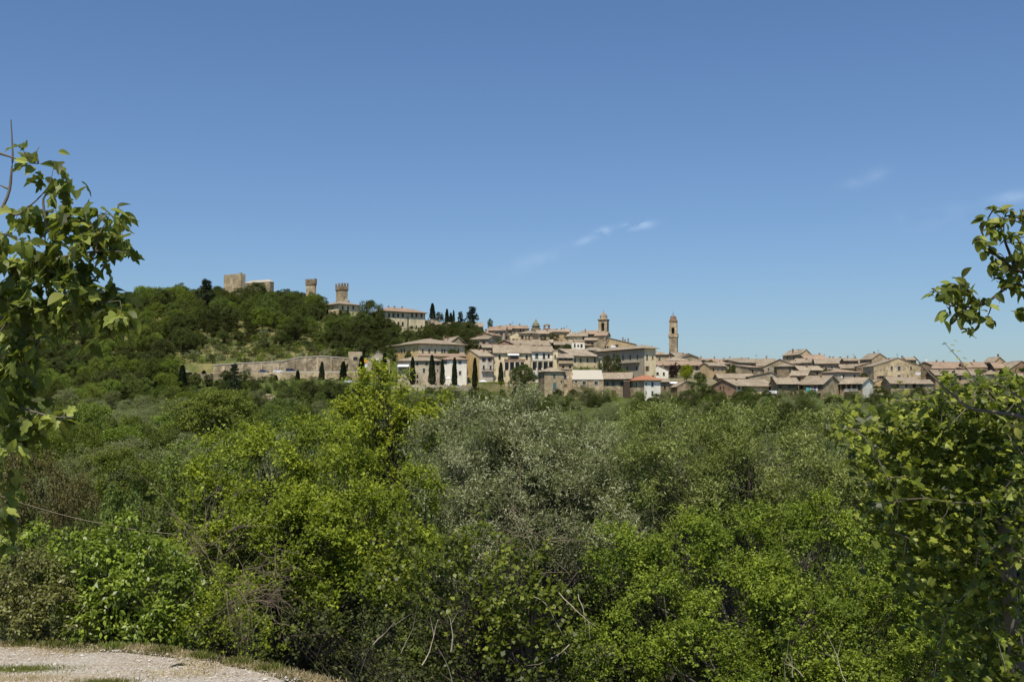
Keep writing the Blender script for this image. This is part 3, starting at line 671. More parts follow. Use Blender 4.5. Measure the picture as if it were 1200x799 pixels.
# --- hilltop buildings
h = H('hilltop_palace', 'square cream palace with hip roof below the battlemented tower', 396, 421, 612, 356.3, 382, yaw=42, side=372, roof='hip', rise=2.4, wall=PL_C, cat='palace', over=1.1,
  wins=row('F',[401.5,408,414],360.5,1.2,1.9)+[('F',414,372,1.2,1.7,'shutb'),('F',401.5,372),('F',408,372)]+row('S',[378,384,390],361,.9,1.3)+row('S',[378,384,390],372,.9,1.5), chim=[414])
h = H('long_palace', 'long cream palace with two window rows and pink roof, right of the wooded hill', 448, 498, 565, 364.6, 396, yaw=33, depth=12, roof='hip', rise=2.6, wall=PL_C, rf=RF_B, cat='palace', over=1.2,
  wins=row('F',[456,461,466.5,472,483,488,494],369.3,1.2,2.0,'shutb')+row('F',[457,462,467,472],379.5,1.2,2.0)+row('F',[483,488,494],383,1.0,1.3), chim=[(455,.8),(462,.9),(471,.9)])
h.box('drainpipe', METAL, 477.2,478.3,371,396,-.35,-.05)
H('stone_house', 'roofless-looking stone house end joined to the long palace, below the cypresses', 499, 513.5, 600, 376, 396, yaw=8, roof='perp', rise=.9, wall=ST_G, over=.2, wins=[('F',504,377.5,.7,.9),('F',504,382,.7,.9)])
H('stone_house', 'stone house under a broad tan roof, left of the cedar', 513, 531, 585, 385, 400, yaw=20, roof='par', rise=3.6, depth=12, wall=ST_G, wins=[('F',520,390)])
H('stone_house', 'small stone house with pink roof just left of the cedar trunk', 526, 541, 600, 380.5, 396, yaw=-10, roof='hip', rise=2.2, wall=ST_B, rf=RF_B)
H('long_low_house', 'long low house seen behind the cedar on the skyline', 543, 566, 612, 382, 390, yaw=12, roof='par', rise=2.2, wall=ST_B, wins=row('F',[548,556],385))
# --- hotel group
H('rear_stone_block', 'stone gabled block behind the long yellow hotel roof', 528, 545, 492, 401, 412, yaw=22, side=509.5, roof='perp', rise=2.6, wall=ST_G, wins=[('F',535,396.5,.6,.9),('S',523,402,.8,.6)], chim=[505])
h = H('yellow_hotel', 'large yellow house with hip roof and slender windows above the row of cypresses', 490.5, 544.5, 468, 402.6, 424, yaw=33, side=455, roof='hip', rise=3.0, wall=PL_C, swall=PL_Y, over=1.1, frame=FR_B,
  wins=row('F',[495.5,503,510,518,521,528,537],411,.8,1.5,'shutb')+[('S',470.8,411.2,.9,1.7,'plain'),('S',473.9,411.2,.9,1.7,'plain'),('S',485.2,409.5,.8,1.6)], chim=[(505,.7)])
h = H('middle_low_block', 'low yellow block with thin lean-to roof between hotel and stone wing', 490, 545, 456, 417, 426, yaw=6, roof='shed', rise=1.1, depth=7, wall=PL_Y, rf=RF_B, wins=[('F',540.5,418.5,2,.9,'plain')])
h = H('stone_wing', 'long rubble stone wing behind the cypress row with small scattered windows', 466, 516, 442, 423, 451, yaw=-4, roof='hip', rise=1.7, depth=9, wall=ST_P, over=.7,
  wins=row('F',[489,500,513],426,.8,1.0)+[('F',496.8,434.3,1.0,1.8,'surr'),('F',513,434.2,.7,1.2,'surr'),('F',489.2,441,.7,1.2),('F',489.2,447,.7,.9),('F',509.8,443.5,.9,1.6,'surr'),('F',478,440,.9,1.3)], chim=[(492,.6)])
h.awning(466.5,479.5,427,431,1.6)
h = H('cream_wing', 'cream plastered wing at the right end of the cypress row', 517.5, 547.3, 444, 421.5, 450.5, yaw=7, roof='hip', rise=1.7, depth=9, wall=PL_W, rf=RF_B, over=.7, wins=row('F',[522,539],424.6,1.1,1.2,'surr')+[('F',539.2,437.2,.9,1.5,'surr')])
h.box('white_buttress', PL_W, 527,529.5,426,449,-.5,-.003)
h = H('gabled_stone_house', 'ochre stone house with steep gable at the left end of the town', 429, 457, 452, 421, 444, yaw=10, roof='perp', rise=3.4, depth=10, wall=ST_P, swall=ST_P, rf=RF_A, over=.4, wins=[('F',443.5,418,.6,1.5,'surr'),('F',443,429,1.8,1.6),('F',436,433,.8,1.1)])
h.box('white_sign', CLOTH_W, 441,444,420,424,-.12,-.004)
H('stone_gatehouse', 'square block of rubble masonry with one dark opening above the hill road', 408, 424, 474, 412, 437, yaw=4, roof='flat', depth=7, wall=ST_G, over=0, wins=[('F',416.5,420,1.8,1.2)])
# --- yellow / white row
h = H('yellow_white_house', 'house with white front, yellow gable side and iron balcony', 561.5, 578.3, 452, 417.2, 442, yaw=28, side=541, roof='par', rise=2.9, wall=PL_PK, swall=PL_Y, over=.45,
  wins=[('F',567,421.3,.9,1.4,'openb'),('F',574,421.3,.9,1.4,'openb'),('F',567,430.5,.9,1.6),('F',575,430.5,.9,1.6)])
h.balcony(564,579.5,434.6,1.0)
h = H('cream_loggia_house', 'tall cream house with white awning over a brick balcony and dark pillared loggia', 578.8, 622, 456, 412.8, 451, yaw=5, depth=11, roof='par', rise=3.2, wall=PL_C, over=.7,
  wins=[('F',585.5,418.2,.9,1.7),('F',602.5,418.6,3.2,1.9),('F',617.3,418.5,.9,1.7),('F',618,429.5,.9,1.5)]+row('F',[593.4,599.8,606.0,611.8],429,1.45,2.9)+[('F',588,440,.9,1.4)], chim=[(600,.5),(610,.9)])
h.balcony(590.5,615,423.6,1.5,1.0,m=ST_R,solid=True); h.awning(594.5,608,413.8,417,2.2)
for q in (590.6,596.6,602.9,609,614.4): h.box('pillar', PL_PK if q < 610 else PL_C, q-.7,q+.7,424.4,434,-1.45,-1.0)
H('narrow_rear_house', 'stone house with long tan roof behind the loggia house', 600, 644, 512, 403.8, 413, yaw=10, depth=9, roof='par', rise=2.1, wall=ST_B, wins=row('F',[612,622,634],407,.8,1.1), chim=[(606,.9),(621,.8)])
h = H('white_balcony_house', 'white house with a long planted balcony over dark arches, left of the brown awning', 622.5, 648.5, 458, 411.8, 440, yaw=8, depth=9, roof='par', rise=2.3, wall=PL_W, over=.6,
  wins=[('F',629,417,1.3,2.0,'shutg'),('F',637.5,417.2,1.0,2.2),('F',643,417,.9,1.6)]+row('F',[626,632.5,639,645],428.8,1.5,3.0), chim=[(626,.7),(635,.8)])
h.balcony(622.6,651,422.6,1.4,.95,m=METAL)
for q in (623,629.4,635.8,642.2): h.box('pillar', PL_C, q-.5,q+.5,423.6,434,-1.35,-1.0)
H('cream_turret', 'slim cream turret-like house between white balcony house and brown loggia', 648.4, 654, 456, 411.3, 436, yaw=3, depth=5, roof='shed', rise=.5, wall=PL_C, over=.15, wins=[('F',650.6,418,.6,1.6)])
h = H('brown_loggia_house', 'ochre house with deep shaded loggia under a slanting roof', 653.8, 671.5, 455, 419.0, 437, yaw=4, depth=8, roof='shed', rise=1.7, wall=PL_O, over=.9, wins=[('F',657,422.1,1.6,1.6),('F',662.8,422.1,1.6,1.6),('F',668.2,422.1,1.6,1.6)]+[('F',660,430,1.0,1.3),('F',668,430,1.0,1.3)])
h.balcony(654.5,671,425.3,.7,.9,m=PL_O,solid=True)
# --- central palaces
h = H('plaster_palace', 'long faded plaster palace with a gabled left end under a low sweeping roof', 671, 700.5, 492, 416.3, 438, yaw=35, side=641, roof='par', rise=3.2, wall=PL_C, swall=ST_G, over=.9,
  wins=row('F',[674,680.5,688.5,697],421.8,.9,1.8,'shutg')+row('F',[674,680.5,688.5,697],431.2,.9,1.7,'plain')+[('S',645,411,.7,1.2)])
h = H('corner_palace', 'big corner palace with long shaded facade, balcony and lit stone end', 700, 755.3, 462, 408.2, 440, yaw=-60, side=768.5, roof='hip', rise=1.5, wall=PL_G, swall=PL_C, over=1.3,  # greyer plaster on the long facade paints in its shade
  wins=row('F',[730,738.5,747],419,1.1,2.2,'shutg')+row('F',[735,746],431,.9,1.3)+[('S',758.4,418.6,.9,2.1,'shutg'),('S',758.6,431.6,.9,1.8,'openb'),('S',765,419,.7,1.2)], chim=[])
h.balcony(725.5,750,425.5,1.2,.95,slab=CONC,m=CONC,solid=False)
H('white_annex', 'small white annex half hidden behind trees in the palace courtyard', 703, 724, 488, 418.5, 436, yaw=3, depth=4, roof='shed', rise=.5, wall=PL_W, wins=row('F',[709,718],424,.9,1.3))
# --- upper town skyline left part
h = H('stone_gable_house', 'grey stone house with gable end right of the cedar tree', 569.5, 588, 562, 391.6, 404, yaw=30, side=560, roof='perp', rise=2.8, wall=ST_G, wins=[('F',577.5,391.5,.7,1.5),('F',573,396.8,.6,.9),('S',564,392.5,.9,.9)], over=.5)
H('skyline_house', 'stone house with pinkish roof on the skyline right of the cedar', 583, 599, 598, 385.8, 395, yaw=5, roof='par', rise=2.0, wall=ST_B, rf=RF_B, wins=row('F',[588,594],389))
H('skyline_house', 'long red-tinted roof stepping down on the skyline left of the small dome', 596, 620, 604, 384.4, 396, yaw=15, roof='par', rise=1.7, wall=ST_G, rf=RF_B, wins=row('F',[610,614],387,1.,1.3), chim=[598,609], ant=[601])
h = H('white_gable_house', 'cream gable house below the skyline, left of dark roofed neighbours', 597, 619.5, 548, 393.2, 403, yaw=4, roof='perp', rise=1.9, ridge=.38, wall=PL_C, wins=[('F',615,394.5,.6,1.2)], over=.4)
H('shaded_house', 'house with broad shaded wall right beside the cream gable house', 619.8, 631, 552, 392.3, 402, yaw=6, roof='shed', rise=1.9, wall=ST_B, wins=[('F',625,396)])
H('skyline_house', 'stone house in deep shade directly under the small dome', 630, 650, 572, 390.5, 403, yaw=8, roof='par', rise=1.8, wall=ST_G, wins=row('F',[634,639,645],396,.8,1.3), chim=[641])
H('skyline_house', 'pink roofed house below the little brick bell gable', 643, 667, 602, 388.8, 398, yaw=-6, roof='par', rise=1.6, wall=ST_B, rf=RF_B, wins=[('F',655,392)], chim=[661], ant=[664])
H('small_house', 'small stone house with tan roof left of the white terrace house', 648, 665, 566, 394.3, 403, yaw=-8, roof='par', rise=1.6, wall=ST_G, wins=row('F',[652,659],398))
h = H('cream_house', 'cream house with wide tan roof above the white terrace house', 665.5, 688, 562, 393.4, 406, yaw=-8, roof='par', rise=1.9, wall=PL_C, wins=[('F',675.5,398.6,.8,1.4),('F',684,398,1.4,3.2)], chim=[(686,1.2)])
H('skyline_house', 'house with pink roof just left of the domed bell tower', 681, 699, 616, 391, 401, yaw=-12, roof='par', rise=1.9, wall=ST_B, rf=RF_B, wins=[('F',690,394)], chim=[686])
H('small_church', 'brick church nave with pink roof at the foot of the domed bell tower', 697.5, 711, 606, 392.7, 402, yaw=-20, side=715, roof='par', rise=1.8, wall=ST_W, rf=RF_B, cat='church')
h = H('white_terrace_house', 'small bright white house with a roof terrace in the middle of the roofs', 670, 685.5, 530, 401.8, 411, yaw=2, roof='flat', depth=6, wall=PL_W, over=0, wins=[('F',673.6,404.6,.8,1.6),('F',681.5,405,1.0,1.5),('F',677.5,405,.8,1.)])
H('small_house', 'stone cottage roof between white terrace house and sloping wall', 686, 700, 548, 398.5, 409, yaw=-5, roof='par', rise=1.2, wall=ST_B, wins=row('F',[689,694],402))
H('small_house', 'low stone house with dark openings just left of the white terrace house', 650, 671, 535, 403.6, 411, yaw=5, roof='par', rise=1.7, wall=ST_G, wins=row('F',[655,661,667],406,.8,1.), chim=[658])
H('small_house', 'pale small house in the jumble of roofs below the small dome', 622, 647, 535, 401.3, 411, yaw=-6, roof='par', rise=1.5, wall=PL_G, wins=row('F',[628,634,641],404,.8,1.1), chim=[(630,.8),(643,.8)])
H('small_house', 'small brown house with a dish just above the loggia house roof', 582, 600, 506, 402.2, 412, yaw=-16, roof='perp', rise=1.6, wall=ST_R, wins=[('F',590,405)], chim=[597]).dish(593,404.6)
H('small_house', 'stone house low behind the yellow gable, beside the dark trees', 566, 584, 500, 407, 415, yaw=10, roof='par', rise=1.5, wall=ST_G, chim=[(578,.8)])
H('ridge_stone_house', 'stone house with a steep sloping side wall, left of the ochre gable house', 696, 710.5, 543, 402, 414, yaw=-8, roof='perp', rise=3.0, ridge=.95, wall=ST_G, over=.15)
h = H('ochre_gable_house', 'wide ochre house with low gable above the corner palace roof', 710.5, 746, 541, 403.5, 414, yaw=4, roof='perp', rise=3.0, ridge=.12, wall=PL_O, rf=RF_A, over=.5, wins=[('F',712,407,1.,1.1),('F',722,401,2.2,.8)], chim=[(730,.7)])
h.box('terrace_cover', CLOTH_W, 715.5,721,404.8,407.6,-.9,-.01)
H('skyline_house', 'pale roofed house just right of the ochre gable, chimneys on top', 741, 768, 545, 411.5, 420, yaw=12, roof='par', rise=1.7, wall=ST_G, wins=row('F',[748,760],414), chim=[(753,1.1),(765,1.2),(768,1.)], ant=[752])
# --- towers
def campanile():
    D = 630; c = at(707.4, 400, D); zb = gz(c.x, c.y)-.5; z = lambda py: at(707.4, py, D).z-zb
    r = empty('domed_bell_tower', (c.x, c.y, zb), math.radians(-18), 'square bell tower with a small dome and open arch, above the middle roofs', 'bell tower')
    w_ = 2.35; b = MB()
    # belfry with open arches: base block, four corner piers, top block
    b.box(-w_,w_,-w_,w_,0,z(388)); b.build('shaft', ST_W, r)
    for sx in (-1,1):
        for sy in (-1,1):
            q = MB(); q.box(min(sx*w_,sx*.85),max(sx*w_,sx*.85),min(sy*w_,sy*.85),max(sy*w_,sy*.85),z(388)+.003,z(378.6)); q.build('pier', ST_W, r)
            q = MB(); q.box(min(sx*(w_+.15),sx*(w_-.6)),max(sx*(w_+.15),sx*(w_-.6)),min(sy*(w_+.15),sy*(w_-.6)),max(sy*(w_+.15),sy*(w_-.6)),z(391),z(376)-.01); q.build('pilaster', ST_P, r)
    q = MB(); q.box(-w_,w_,-w_,w_,z(378.6)+.003,z(376)); q.build('arch_block', ST_W, r)
    for (a_,b_,c_,d_) in ((-.85,.85,w_-.5,w_-.2),(-w_+.2,-w_+.5,-.85,.85)): q = MB(); q.box(a_,b_,c_,d_,z(388)+.004,z(378.6)-.003); q.build('added_belfry_panel', ST_B, r)  # panels added behind the arches so the opening stays dark
    q = MB(); q.cyl((0,0),.5,.28,z(384),z(381.4),10); q.build('bell', METAL, r)
    for (a0, a1, e) in ((376,375.3,.35),(375.2,374.4,.6)): q = MB(); q.box(-w_-e,w_+e,-w_-e,w_+e,z(a0)+.004,z(a1)); q.build('cornice', ST_B, r)
    q = MB(); q.lathe((0,0), [(2.15,z(374.4)+.005),(2.15,z(371)),(2.35,z(370.9)),(2.35,z(370.3)),(1.9,z(370.2))], 8); q.build('drum', ST_P, r)
    q = MB(); q.lathe((0,0), [(1.95,z(370.2)+.01),(1.85,z(369.2)),(1.45,z(368)),(.9,z(367.1)),(.35,z(366.4)),(.3,z(365.2)),(.12,z(365)),(.05,z(362.3))], 16); q.build('dome', RF_B, r)
campanile()
def tall_tower():
    D = 590; c = at(789.2, 400, D); zb = gz(c.x, c.y)-.5; z = lambda py: at(789.2, py, D).z-zb
    r = empty('tall_clock_tower', (c.x, c.y, zb), math.radians(-14), 'tall slender square tower with belfry and stepped top, at the right of the town centre', 'tower')
    w_ = 2.15; q = MB(); q.box(-w_,w_,-w_,w_,0,z(395.5)); q.build('shaft', ST_G, r)
    q = MB(); V = []
    for (e, zz) in ((0,z(396.4)),(.35,z(395.2)),(.35,z(391.2))): V += [(-w_-e,-w_-e,zz),(w_+e,-w_-e,zz),(w_+e,w_+e,zz),(-w_-e,w_+e,zz)]
    q.add(V, [(3,2,1,0)]+[(j*4+i,j*4+(i+1)%4,j*4+4+(i+1)%4,j*4+4+i) for j in (0,1) for i in range(4)]+[(8,9,10,11)]); q.build('parapet', ST_W, r)
    w2 = 1.95
    for sx in (-1,1):
        for sy in (-1,1):
            q = MB(); q.box(min(sx*w2,sx*.75),max(sx*w2,sx*.75),min(sy*w2,sy*.75),max(sy*w2,sy*.75),z(391.2)+.003,z(384.2)); q.build('pier', ST_W, r)
    q = MB(); q.box(-w2,w2,-w2,w2,z(384.2)+.003,z(377)); q.build('belfry_block', ST_W, r)
    for sgn in (-1,1):
        for ax in (0,1):
            q = MB(); n = 10; poly = [(-.76,z(385.4)),(-.76,z(384.2)+.0)]+[(.76*math.cos(a),z(385.4)+.5*math.sin(a)) for a in np.linspace(PI*.98,PI*.02,7)]+[(.76,z(384.2)+.0)]
    for (a_,b_,c_,d_) in ((-.75,.75,w2-.5,w2-.2),(-w2+.2,-w2+.5,-.75,.75)): q = MB(); q.box(a_,b_,c_,d_,z(391.2)+.004,z(384.2)-.003); q.build('added_belfry_panel', ST_B, r)  # added panels block the sky and darken the belfry opening
    q = MB(); q.cyl((0,0),.55,.3,z(389.5),z(386),10); q.build('bell', METAL, r)
    q = MB(); q.box(-2.2,2.2,-2.2,2.2,z(377)+.004,z(376.2)); q.build('cornice', ST_R, r)
    q = MB(); q.lathe((0,0), [(2.05,z(376.2)+.006),(2.0,z(374.2)),(1.75,z(373.8)),(1.7,z(372.3)),(1.2,z(372.1)),(1.15,z(370.9)),(.5,z(370.2)),(.1,z(369.4))], 8); q.build('stepped_cap', ST_R, r)
    for a in range(8): q = MB(); q.box(-.2,.2,-.2,.2,z(372.4),z(371)); o = q.build('pinnacle', ST_R, r, (1.5*math.cos(a*PI/4+.39),1.5*math.sin(a*PI/4+.39),0))
    q = MB(); q.tube([(0,0,z(370)),(0,0,z(364.6))],.06,5); q.tube([(-.5,0,z(367)),(.5,0,z(367))],.05,4)
    for a in range(4): q.tube([(1.1*math.cos(a*PI/2),1.1*math.sin(a*PI/2),z(371)),(.3*math.cos(a*PI/2),.3*math.sin(a*PI/2),z(368.4)),(0,0,z(368))],.07,4)
    q.build('iron_bell_cage', METAL, r)
tall_tower()
def small_dome():
    D = 640; c = at(628, 400, D); zb = gz(c.x, c.y)-.5; z = lambda py: at(628, py, D).z-zb
    r = empty('small_dome', (c.x,c.y,zb), 0, 'small greenish dome with lantern on the skyline left of the domed bell tower', 'dome')
    q = MB(); q.lathe((0,0), [(2.9,0),(2.9,z(385)),(2.2,z(384.4)),(2.2,z(382.6))], 12); q.build('drum', ST_G, r)
    q = MB(); q.lathe((0,0), [(2.75,z(382.6)+.01),(2.75,z(382.1)),(2.1,z(382)),(1.95,z(380)),(1.4,z(378)),(.75,z(376.8)),(.6,z(376.6))], 16); q.build('dome_shell', COPPER, r)
    q = MB(); q.lathe((0,0), [(.5,z(376.6)+.01),(.5,z(375.2)),(.62,z(375.1)),(.2,z(374.2)),(.05,z(372.6))], 8); q.build('lantern', ST_P, r)
    c = at(640.8, 400, 628); zb2 = gz(c.x,c.y)-.5; z2 = lambda py: at(640.8, py, 628).z-zb2
    r = empty('bell_gable', (c.x,c.y,zb2), math.radians(8), 'little brick bell gable with arched top right of the small dome', 'bell gable')
    q = MB(); q.box(-2.1,2.1,-1.2,1.2,0,z2(385.5)); q.build('base', ST_R, r)
    for sx in (-1,1): q = MB(); q.box(min(sx*1.7,sx*.85),max(sx*1.7,sx*.85),-.9,.9,z2(385.5)+.003,z2(381.6)); q.build('pier', ST_R, r)
    q = MB(); q.prism([(-2.0,z2(381.6)+.003),(2.0,z2(381.6)+.003),(1.6,z2(380.6)),(.8,z2(379.9)),(0,z2(379.7)),(-.8,z2(379.9)),(-1.6,z2(380.6))],-1.1,1.1,'y'); q.build('curved_roof', RF_B, r)
small_dome()
# --- lower centre
h = H('shuttered_stone_house', 'square rubble stone house with teal shuttered balcony door at the lower edge of town', 638, 661, 430, 435.6, 466, yaw=18, side=631, roof='hip', rise=1.7, wall=ST_W, swall=ST_B, over=.6,  # left side in a darker stone, its shade put into the colour
  wins=[('F',649.5,440.6,.95,1.5,'teal'),('F',650,452.6,1.25,2.7,'teal'),('F',658,447,.6,.7)])
h.balcony(647,654,457.6,.9,.9,m=METAL)
h = H('stone_house', 'tall stone house with a red drainpipe beside the teal shutters', 660, 670.5, 433, 433, 466, yaw=3, depth=8, roof='shed', rise=.6, wall=ST_W, over=.25, wins=[('F',662.6,441.6,.95,1.5,'teal'),('F',662.6,451.2,1.2,.8,'shutb')])
h.box('drainpipe', plain('pipe_pink', (.5,.3,.22)), 667,668,432,458,-.2,-.02)
h = H('pale_roof_house', 'low stone house with one plain pale cream roof and two framed pinkish windows', 670.8, 706.5, 431, 444.5, 466, yaw=1, roof='shed', rise=3.6, depth=6.5, wall=ST_W, rf=SHEET, over=.25,
  wins=[('F',675.2,447.4,1.1,.8,'surr'),('F',684.6,449,1.4,1.5,'surr'),('F',698.6,449,1.4,1.5,'surr')])
h = H('long_stone_barn', 'long low stone house with a deep shaded eave and grey garage door', 707.2, 739, 434, 442.6, 467, yaw=-9, roof='par', rise=2.0, depth=9, wall=ST_G, over=1.3,
  wins=[('F',712,449,.8,1.5,'shutg'),('F',718.8,449,.9,1.5,'shutg'),('F',728.6,449.3,1.2,1.7,'shutg'),('F',719.3,461.2,1.9,2.6,'shutb'),('F',733,461,.9,2.0)], chim=[(722,.7),(711,.6)])
h = H('red_roof_house', 'house with orange red hip roof, white front and stone side at lower edge of town', 755, 774.3, 424, 445.6, 471, yaw=24, side=737, roof='hip', rise=2.0, wall=PL_W, swall=ST_W, rf=RF_R, over=.8,
  wins=[('F',757.2,449.5,.5,1.0),('F',764.6,450,.95,1.6,'shutg'),('F',757.2,459.6,.5,1.0),('F',764.6,460.6,.95,1.6,'shutg'),('S',746,450,.9,1.5,'shutg'),('S',746,461,.9,1.4,'shutg')])
H('side_shadow_block', 'dark block standing in for the deep shadow between garage barn and red roofed house', 731, 738, 431, 447, 468, yaw=0, depth=5, roof='shed', rise=.4, wall=WOOD, over=.1)  # added block, its dark material stands in for a deep shadow
h = H('white_gable_house', 'little white gable house with two windows right of the corner palace', 764.5, 783.2, 474, 433.8, 446, yaw=12, roof='perp', rise=2.2, ridge=.3, wall=PL_W, over=.35, wins=[('F',770.6,437.6,1.1,1.1),('F',778,438,.9,1.3)])
H('stone_annex', 'stone annex right behind the red roofed house', 774.5, 784, 438, 447, 470, yaw=0, depth=6, roof='par', rise=1, wall=ST_B, wins=[('F',779,454,.8,1.2)])
H('tower_foot_house', 'house with tan roof at the left foot of the tall slender tower', 767, 792, 545, 420.8, 430, yaw=6, roof='hip', rise=1.9, wall=ST_P, wins=row('F',[772,779,787],424,.9,1.3), chim=[(775,.8)])
h = H('tower_foot_house', 'gabled house with dark wide eaves in front of the tall slender tower', 793, 804.5, 556, 417.8, 430, yaw=22, side=780, roof='par', rise=2.2, wall=PL_C, swall=ST_G, over=1.0, wins=[('F',799,422)])
h = H('long_tile_house', 'long house with pink tile roof and square windows behind the yellow green tree', 768.5, 823, 500, 427.6, 446, yaw=2, roof='par', rise=1.7, depth=9, wall=ST_P, rf=RF_B, over=.9, wins=row('F',[797,804,810.5,816.5],431,1.1,1.7,'shutb'))
H('brown_gable_shed', 'small brown gabled shed low at the edge of the greenery right of the red roof', 793.5, 811, 437, 453, 466, yaw=10, roof='perp', rise=1.9, depth=8, wall=ST_B, over=.35)
H('tin_roof_shed', 'shed with a bright pale roof behind the brown gabled shed', 787, 804, 446, 449.4, 458, yaw=5, roof='shed', rise=.7, depth=6, wall=ST_B, rf=CLOTH_W, over=.4)
# --- skyline right of the tower
H('skyline_house', 'low house with pink roof directly right of the tall slender tower', 803, 825, 560, 422.8, 432, yaw=2, roof='par', rise=1.4, wall=ST_G, rf=RF_B, wins=row('F',[816,821],424.5,1.2,.9), chim=[822])
H('skyline_house', 'low house with tan roof above the round green trees right of the tower', 824, 840, 552, 424, 434, yaw=-3, roof='par', rise=1.6, wall=ST_G, rf=RF_B, chim=[(838,1.3)])
H('stone_house', 'stone house with one window and pink roof right of the round green trees', 839, 857, 535, 423.6, 440, yaw=-14, side=859, roof='par', rise=1.4, wall=ST_G, rf=RF_B, wins=[('F',847.5,426,.9,1.4,'surr'),('F',841,429,.7,.8)], chim=[(855,1.4)])
H('skyline_house', 'small dark roofed house in the dip of the skyline', 857, 874, 560, 424, 434, yaw=10, roof='perp', rise=1.6, wall=ST_B, chim=[(877,.8)])
h = H('broad_roof_house', 'house with broad tan roof and shaded top floor left of the big stone gable', 863, 909, 512, 427.6, 440, yaw=-7, roof='par', rise=2.9, depth=12, wall=ST_B, over=1.2, wins=row('F',[872,881,890,898],430,1.6,1.0), chim=[(898,1.6),(877,.8)], ant=[886])
H('lower_lean_to', 'low lean-to house with its roof just under the broad tan roof', 868, 895, 494, 433.5, 443, yaw=-3, roof='shed', rise=.9, depth=5, wall=ST_P, wins=[('F',885.5,434.7,1.,1.)])
h = H('big_stone_gable', 'wide rubble stone gable house with two windows, centre of the right hand row', 895.5, 935, 486, 428.9, 446, yaw=-21, side=938, roof='perp', rise=3.1, ridge=.47, wall=ST_G, over=.6, wins=[('F',900.6,433,1.0,1.5,'surr'),('F',924,433,.9,2.0,'surr'),('F',914,424.4,.7,1.2)])
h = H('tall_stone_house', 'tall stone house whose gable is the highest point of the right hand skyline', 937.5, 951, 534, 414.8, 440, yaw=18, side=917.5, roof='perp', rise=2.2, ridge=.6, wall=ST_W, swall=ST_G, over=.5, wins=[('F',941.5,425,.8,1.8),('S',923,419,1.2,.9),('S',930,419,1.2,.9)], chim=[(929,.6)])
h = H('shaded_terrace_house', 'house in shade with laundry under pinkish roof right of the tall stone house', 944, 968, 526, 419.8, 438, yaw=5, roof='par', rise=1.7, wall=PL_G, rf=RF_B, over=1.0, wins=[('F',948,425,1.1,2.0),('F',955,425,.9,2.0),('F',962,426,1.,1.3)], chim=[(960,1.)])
h = H('tan_roof_house', 'grey stone house with arched window below skyline chimneys, right of the laundry', 956, 983, 505, 425.4, 440, yaw=-10, roof='par', rise=1.9, wall=ST_G, over=.8, wins=[('F',975,431.6,.9,1.8,'surr'),('F',968,432,.8,1.2),('F',960,432,.9,1.5)])
H('skyline_house', 'house with many chimneys on the skyline left of the peaked roof', 968, 990, 560, 422.8, 432, yaw=4, roof='par', rise=1.5, wall=ST_G, chim=[(972,1.),(976,.8),(985,.9)], ant=[966])
H('skyline_house', 'dark stone house with white chimney breast left of the big brick gable', 990, 1006, 530, 422.5, 440, yaw=-6, roof='par', rise=1.2, wall=ST_B, wins=[('F',997.5,427,1.,2.2,'surr'),('F',1003,428)], chim=[(993,1.3),(1008,1.1)], ant=[1000])
H('stone_house', 'low brown stone house with slanting roof left of the big brick gable', 981, 1003, 492, 434.5, 446, yaw=8, roof='shed', rise=1.0, wall=ST_B, wins=[('F',988,437),('F',999,438.5,.9,1.6)])
H('dark_stone_house', 'plain dark stone house touching the left of the big brick gable', 1004, 1024.5, 478, 429.2, 446, yaw=3, roof='perp', rise=1.5, ridge=.75, wall=ST_B, over=.3, wins=[('F',1012.8,433.7,.8,1.4)])
h = H('peaked_roof_house', 'house with a dark peaked roof standing highest behind the big brick gable', 1022, 1041, 520, 420.5, 436, yaw=20, side=1008, roof='perp', rise=2.6, wall=ST_W, swall=ST_B, rf=RF_A, over=.4, chim=[(1024,1.)], ant=[1029])
h = H('big_brick_gable', 'large brick and stone house with low gable and four windows at the right', 1024, 1079, 462, 428.8, 448, yaw=3, roof='perp', rise=3.3, ridge=.52, wall=ST_W, over=.35, depth=12,
  wins=[('F',1045,431.4,.95,1.8,'surr'),('F',1053.7,431.4,1.3,1.8,'surr'),('F',1053.7,441,1.3,1.2,'surr'),('F',1033.2,443,2.0,1.9,'openb'),('F',1067.6,431.2,.7,1.1),('F',1064,441,.6,.7)], chim=[(1057,1.2)], ant=[1051])
H('rooftop_room', 'small rooftop room with pink tiles behind the big brick gable', 1063, 1074, 492, 421.4, 432, yaw=0, depth=5, roof='par', rise=.8, wall=PL_O, wins=[('F',1068.5,424,.8,.8)])
H('low_wing', 'low stone wing right of the big brick gable', 1075, 1092, 470, 427.5, 446, yaw=-10, roof='perp', rise=1.2, wall=ST_B, wins=[('F',1083,432,.8,1.)], ).dish(1085.6,421.6)
h = H('low_roof_house', 'low house with wide tan roof in front of the big brick gable', 1043.5, 1078, 441, 448.8, 460, yaw=3, roof='par', rise=2.3, wall=ST_G, over=.8, wins=row('F',[1052,1062,1071],452,1.,1.3))
H('low_roof_house', 'small low house under leaning tan roof at the edge of the maple leaves', 1074, 1093, 438, 449.5, 460, yaw=-12, roof='shed', rise=1.6, wall=ST_G, over=.7, wins=[('F',1080,453,1.4,1.6)])
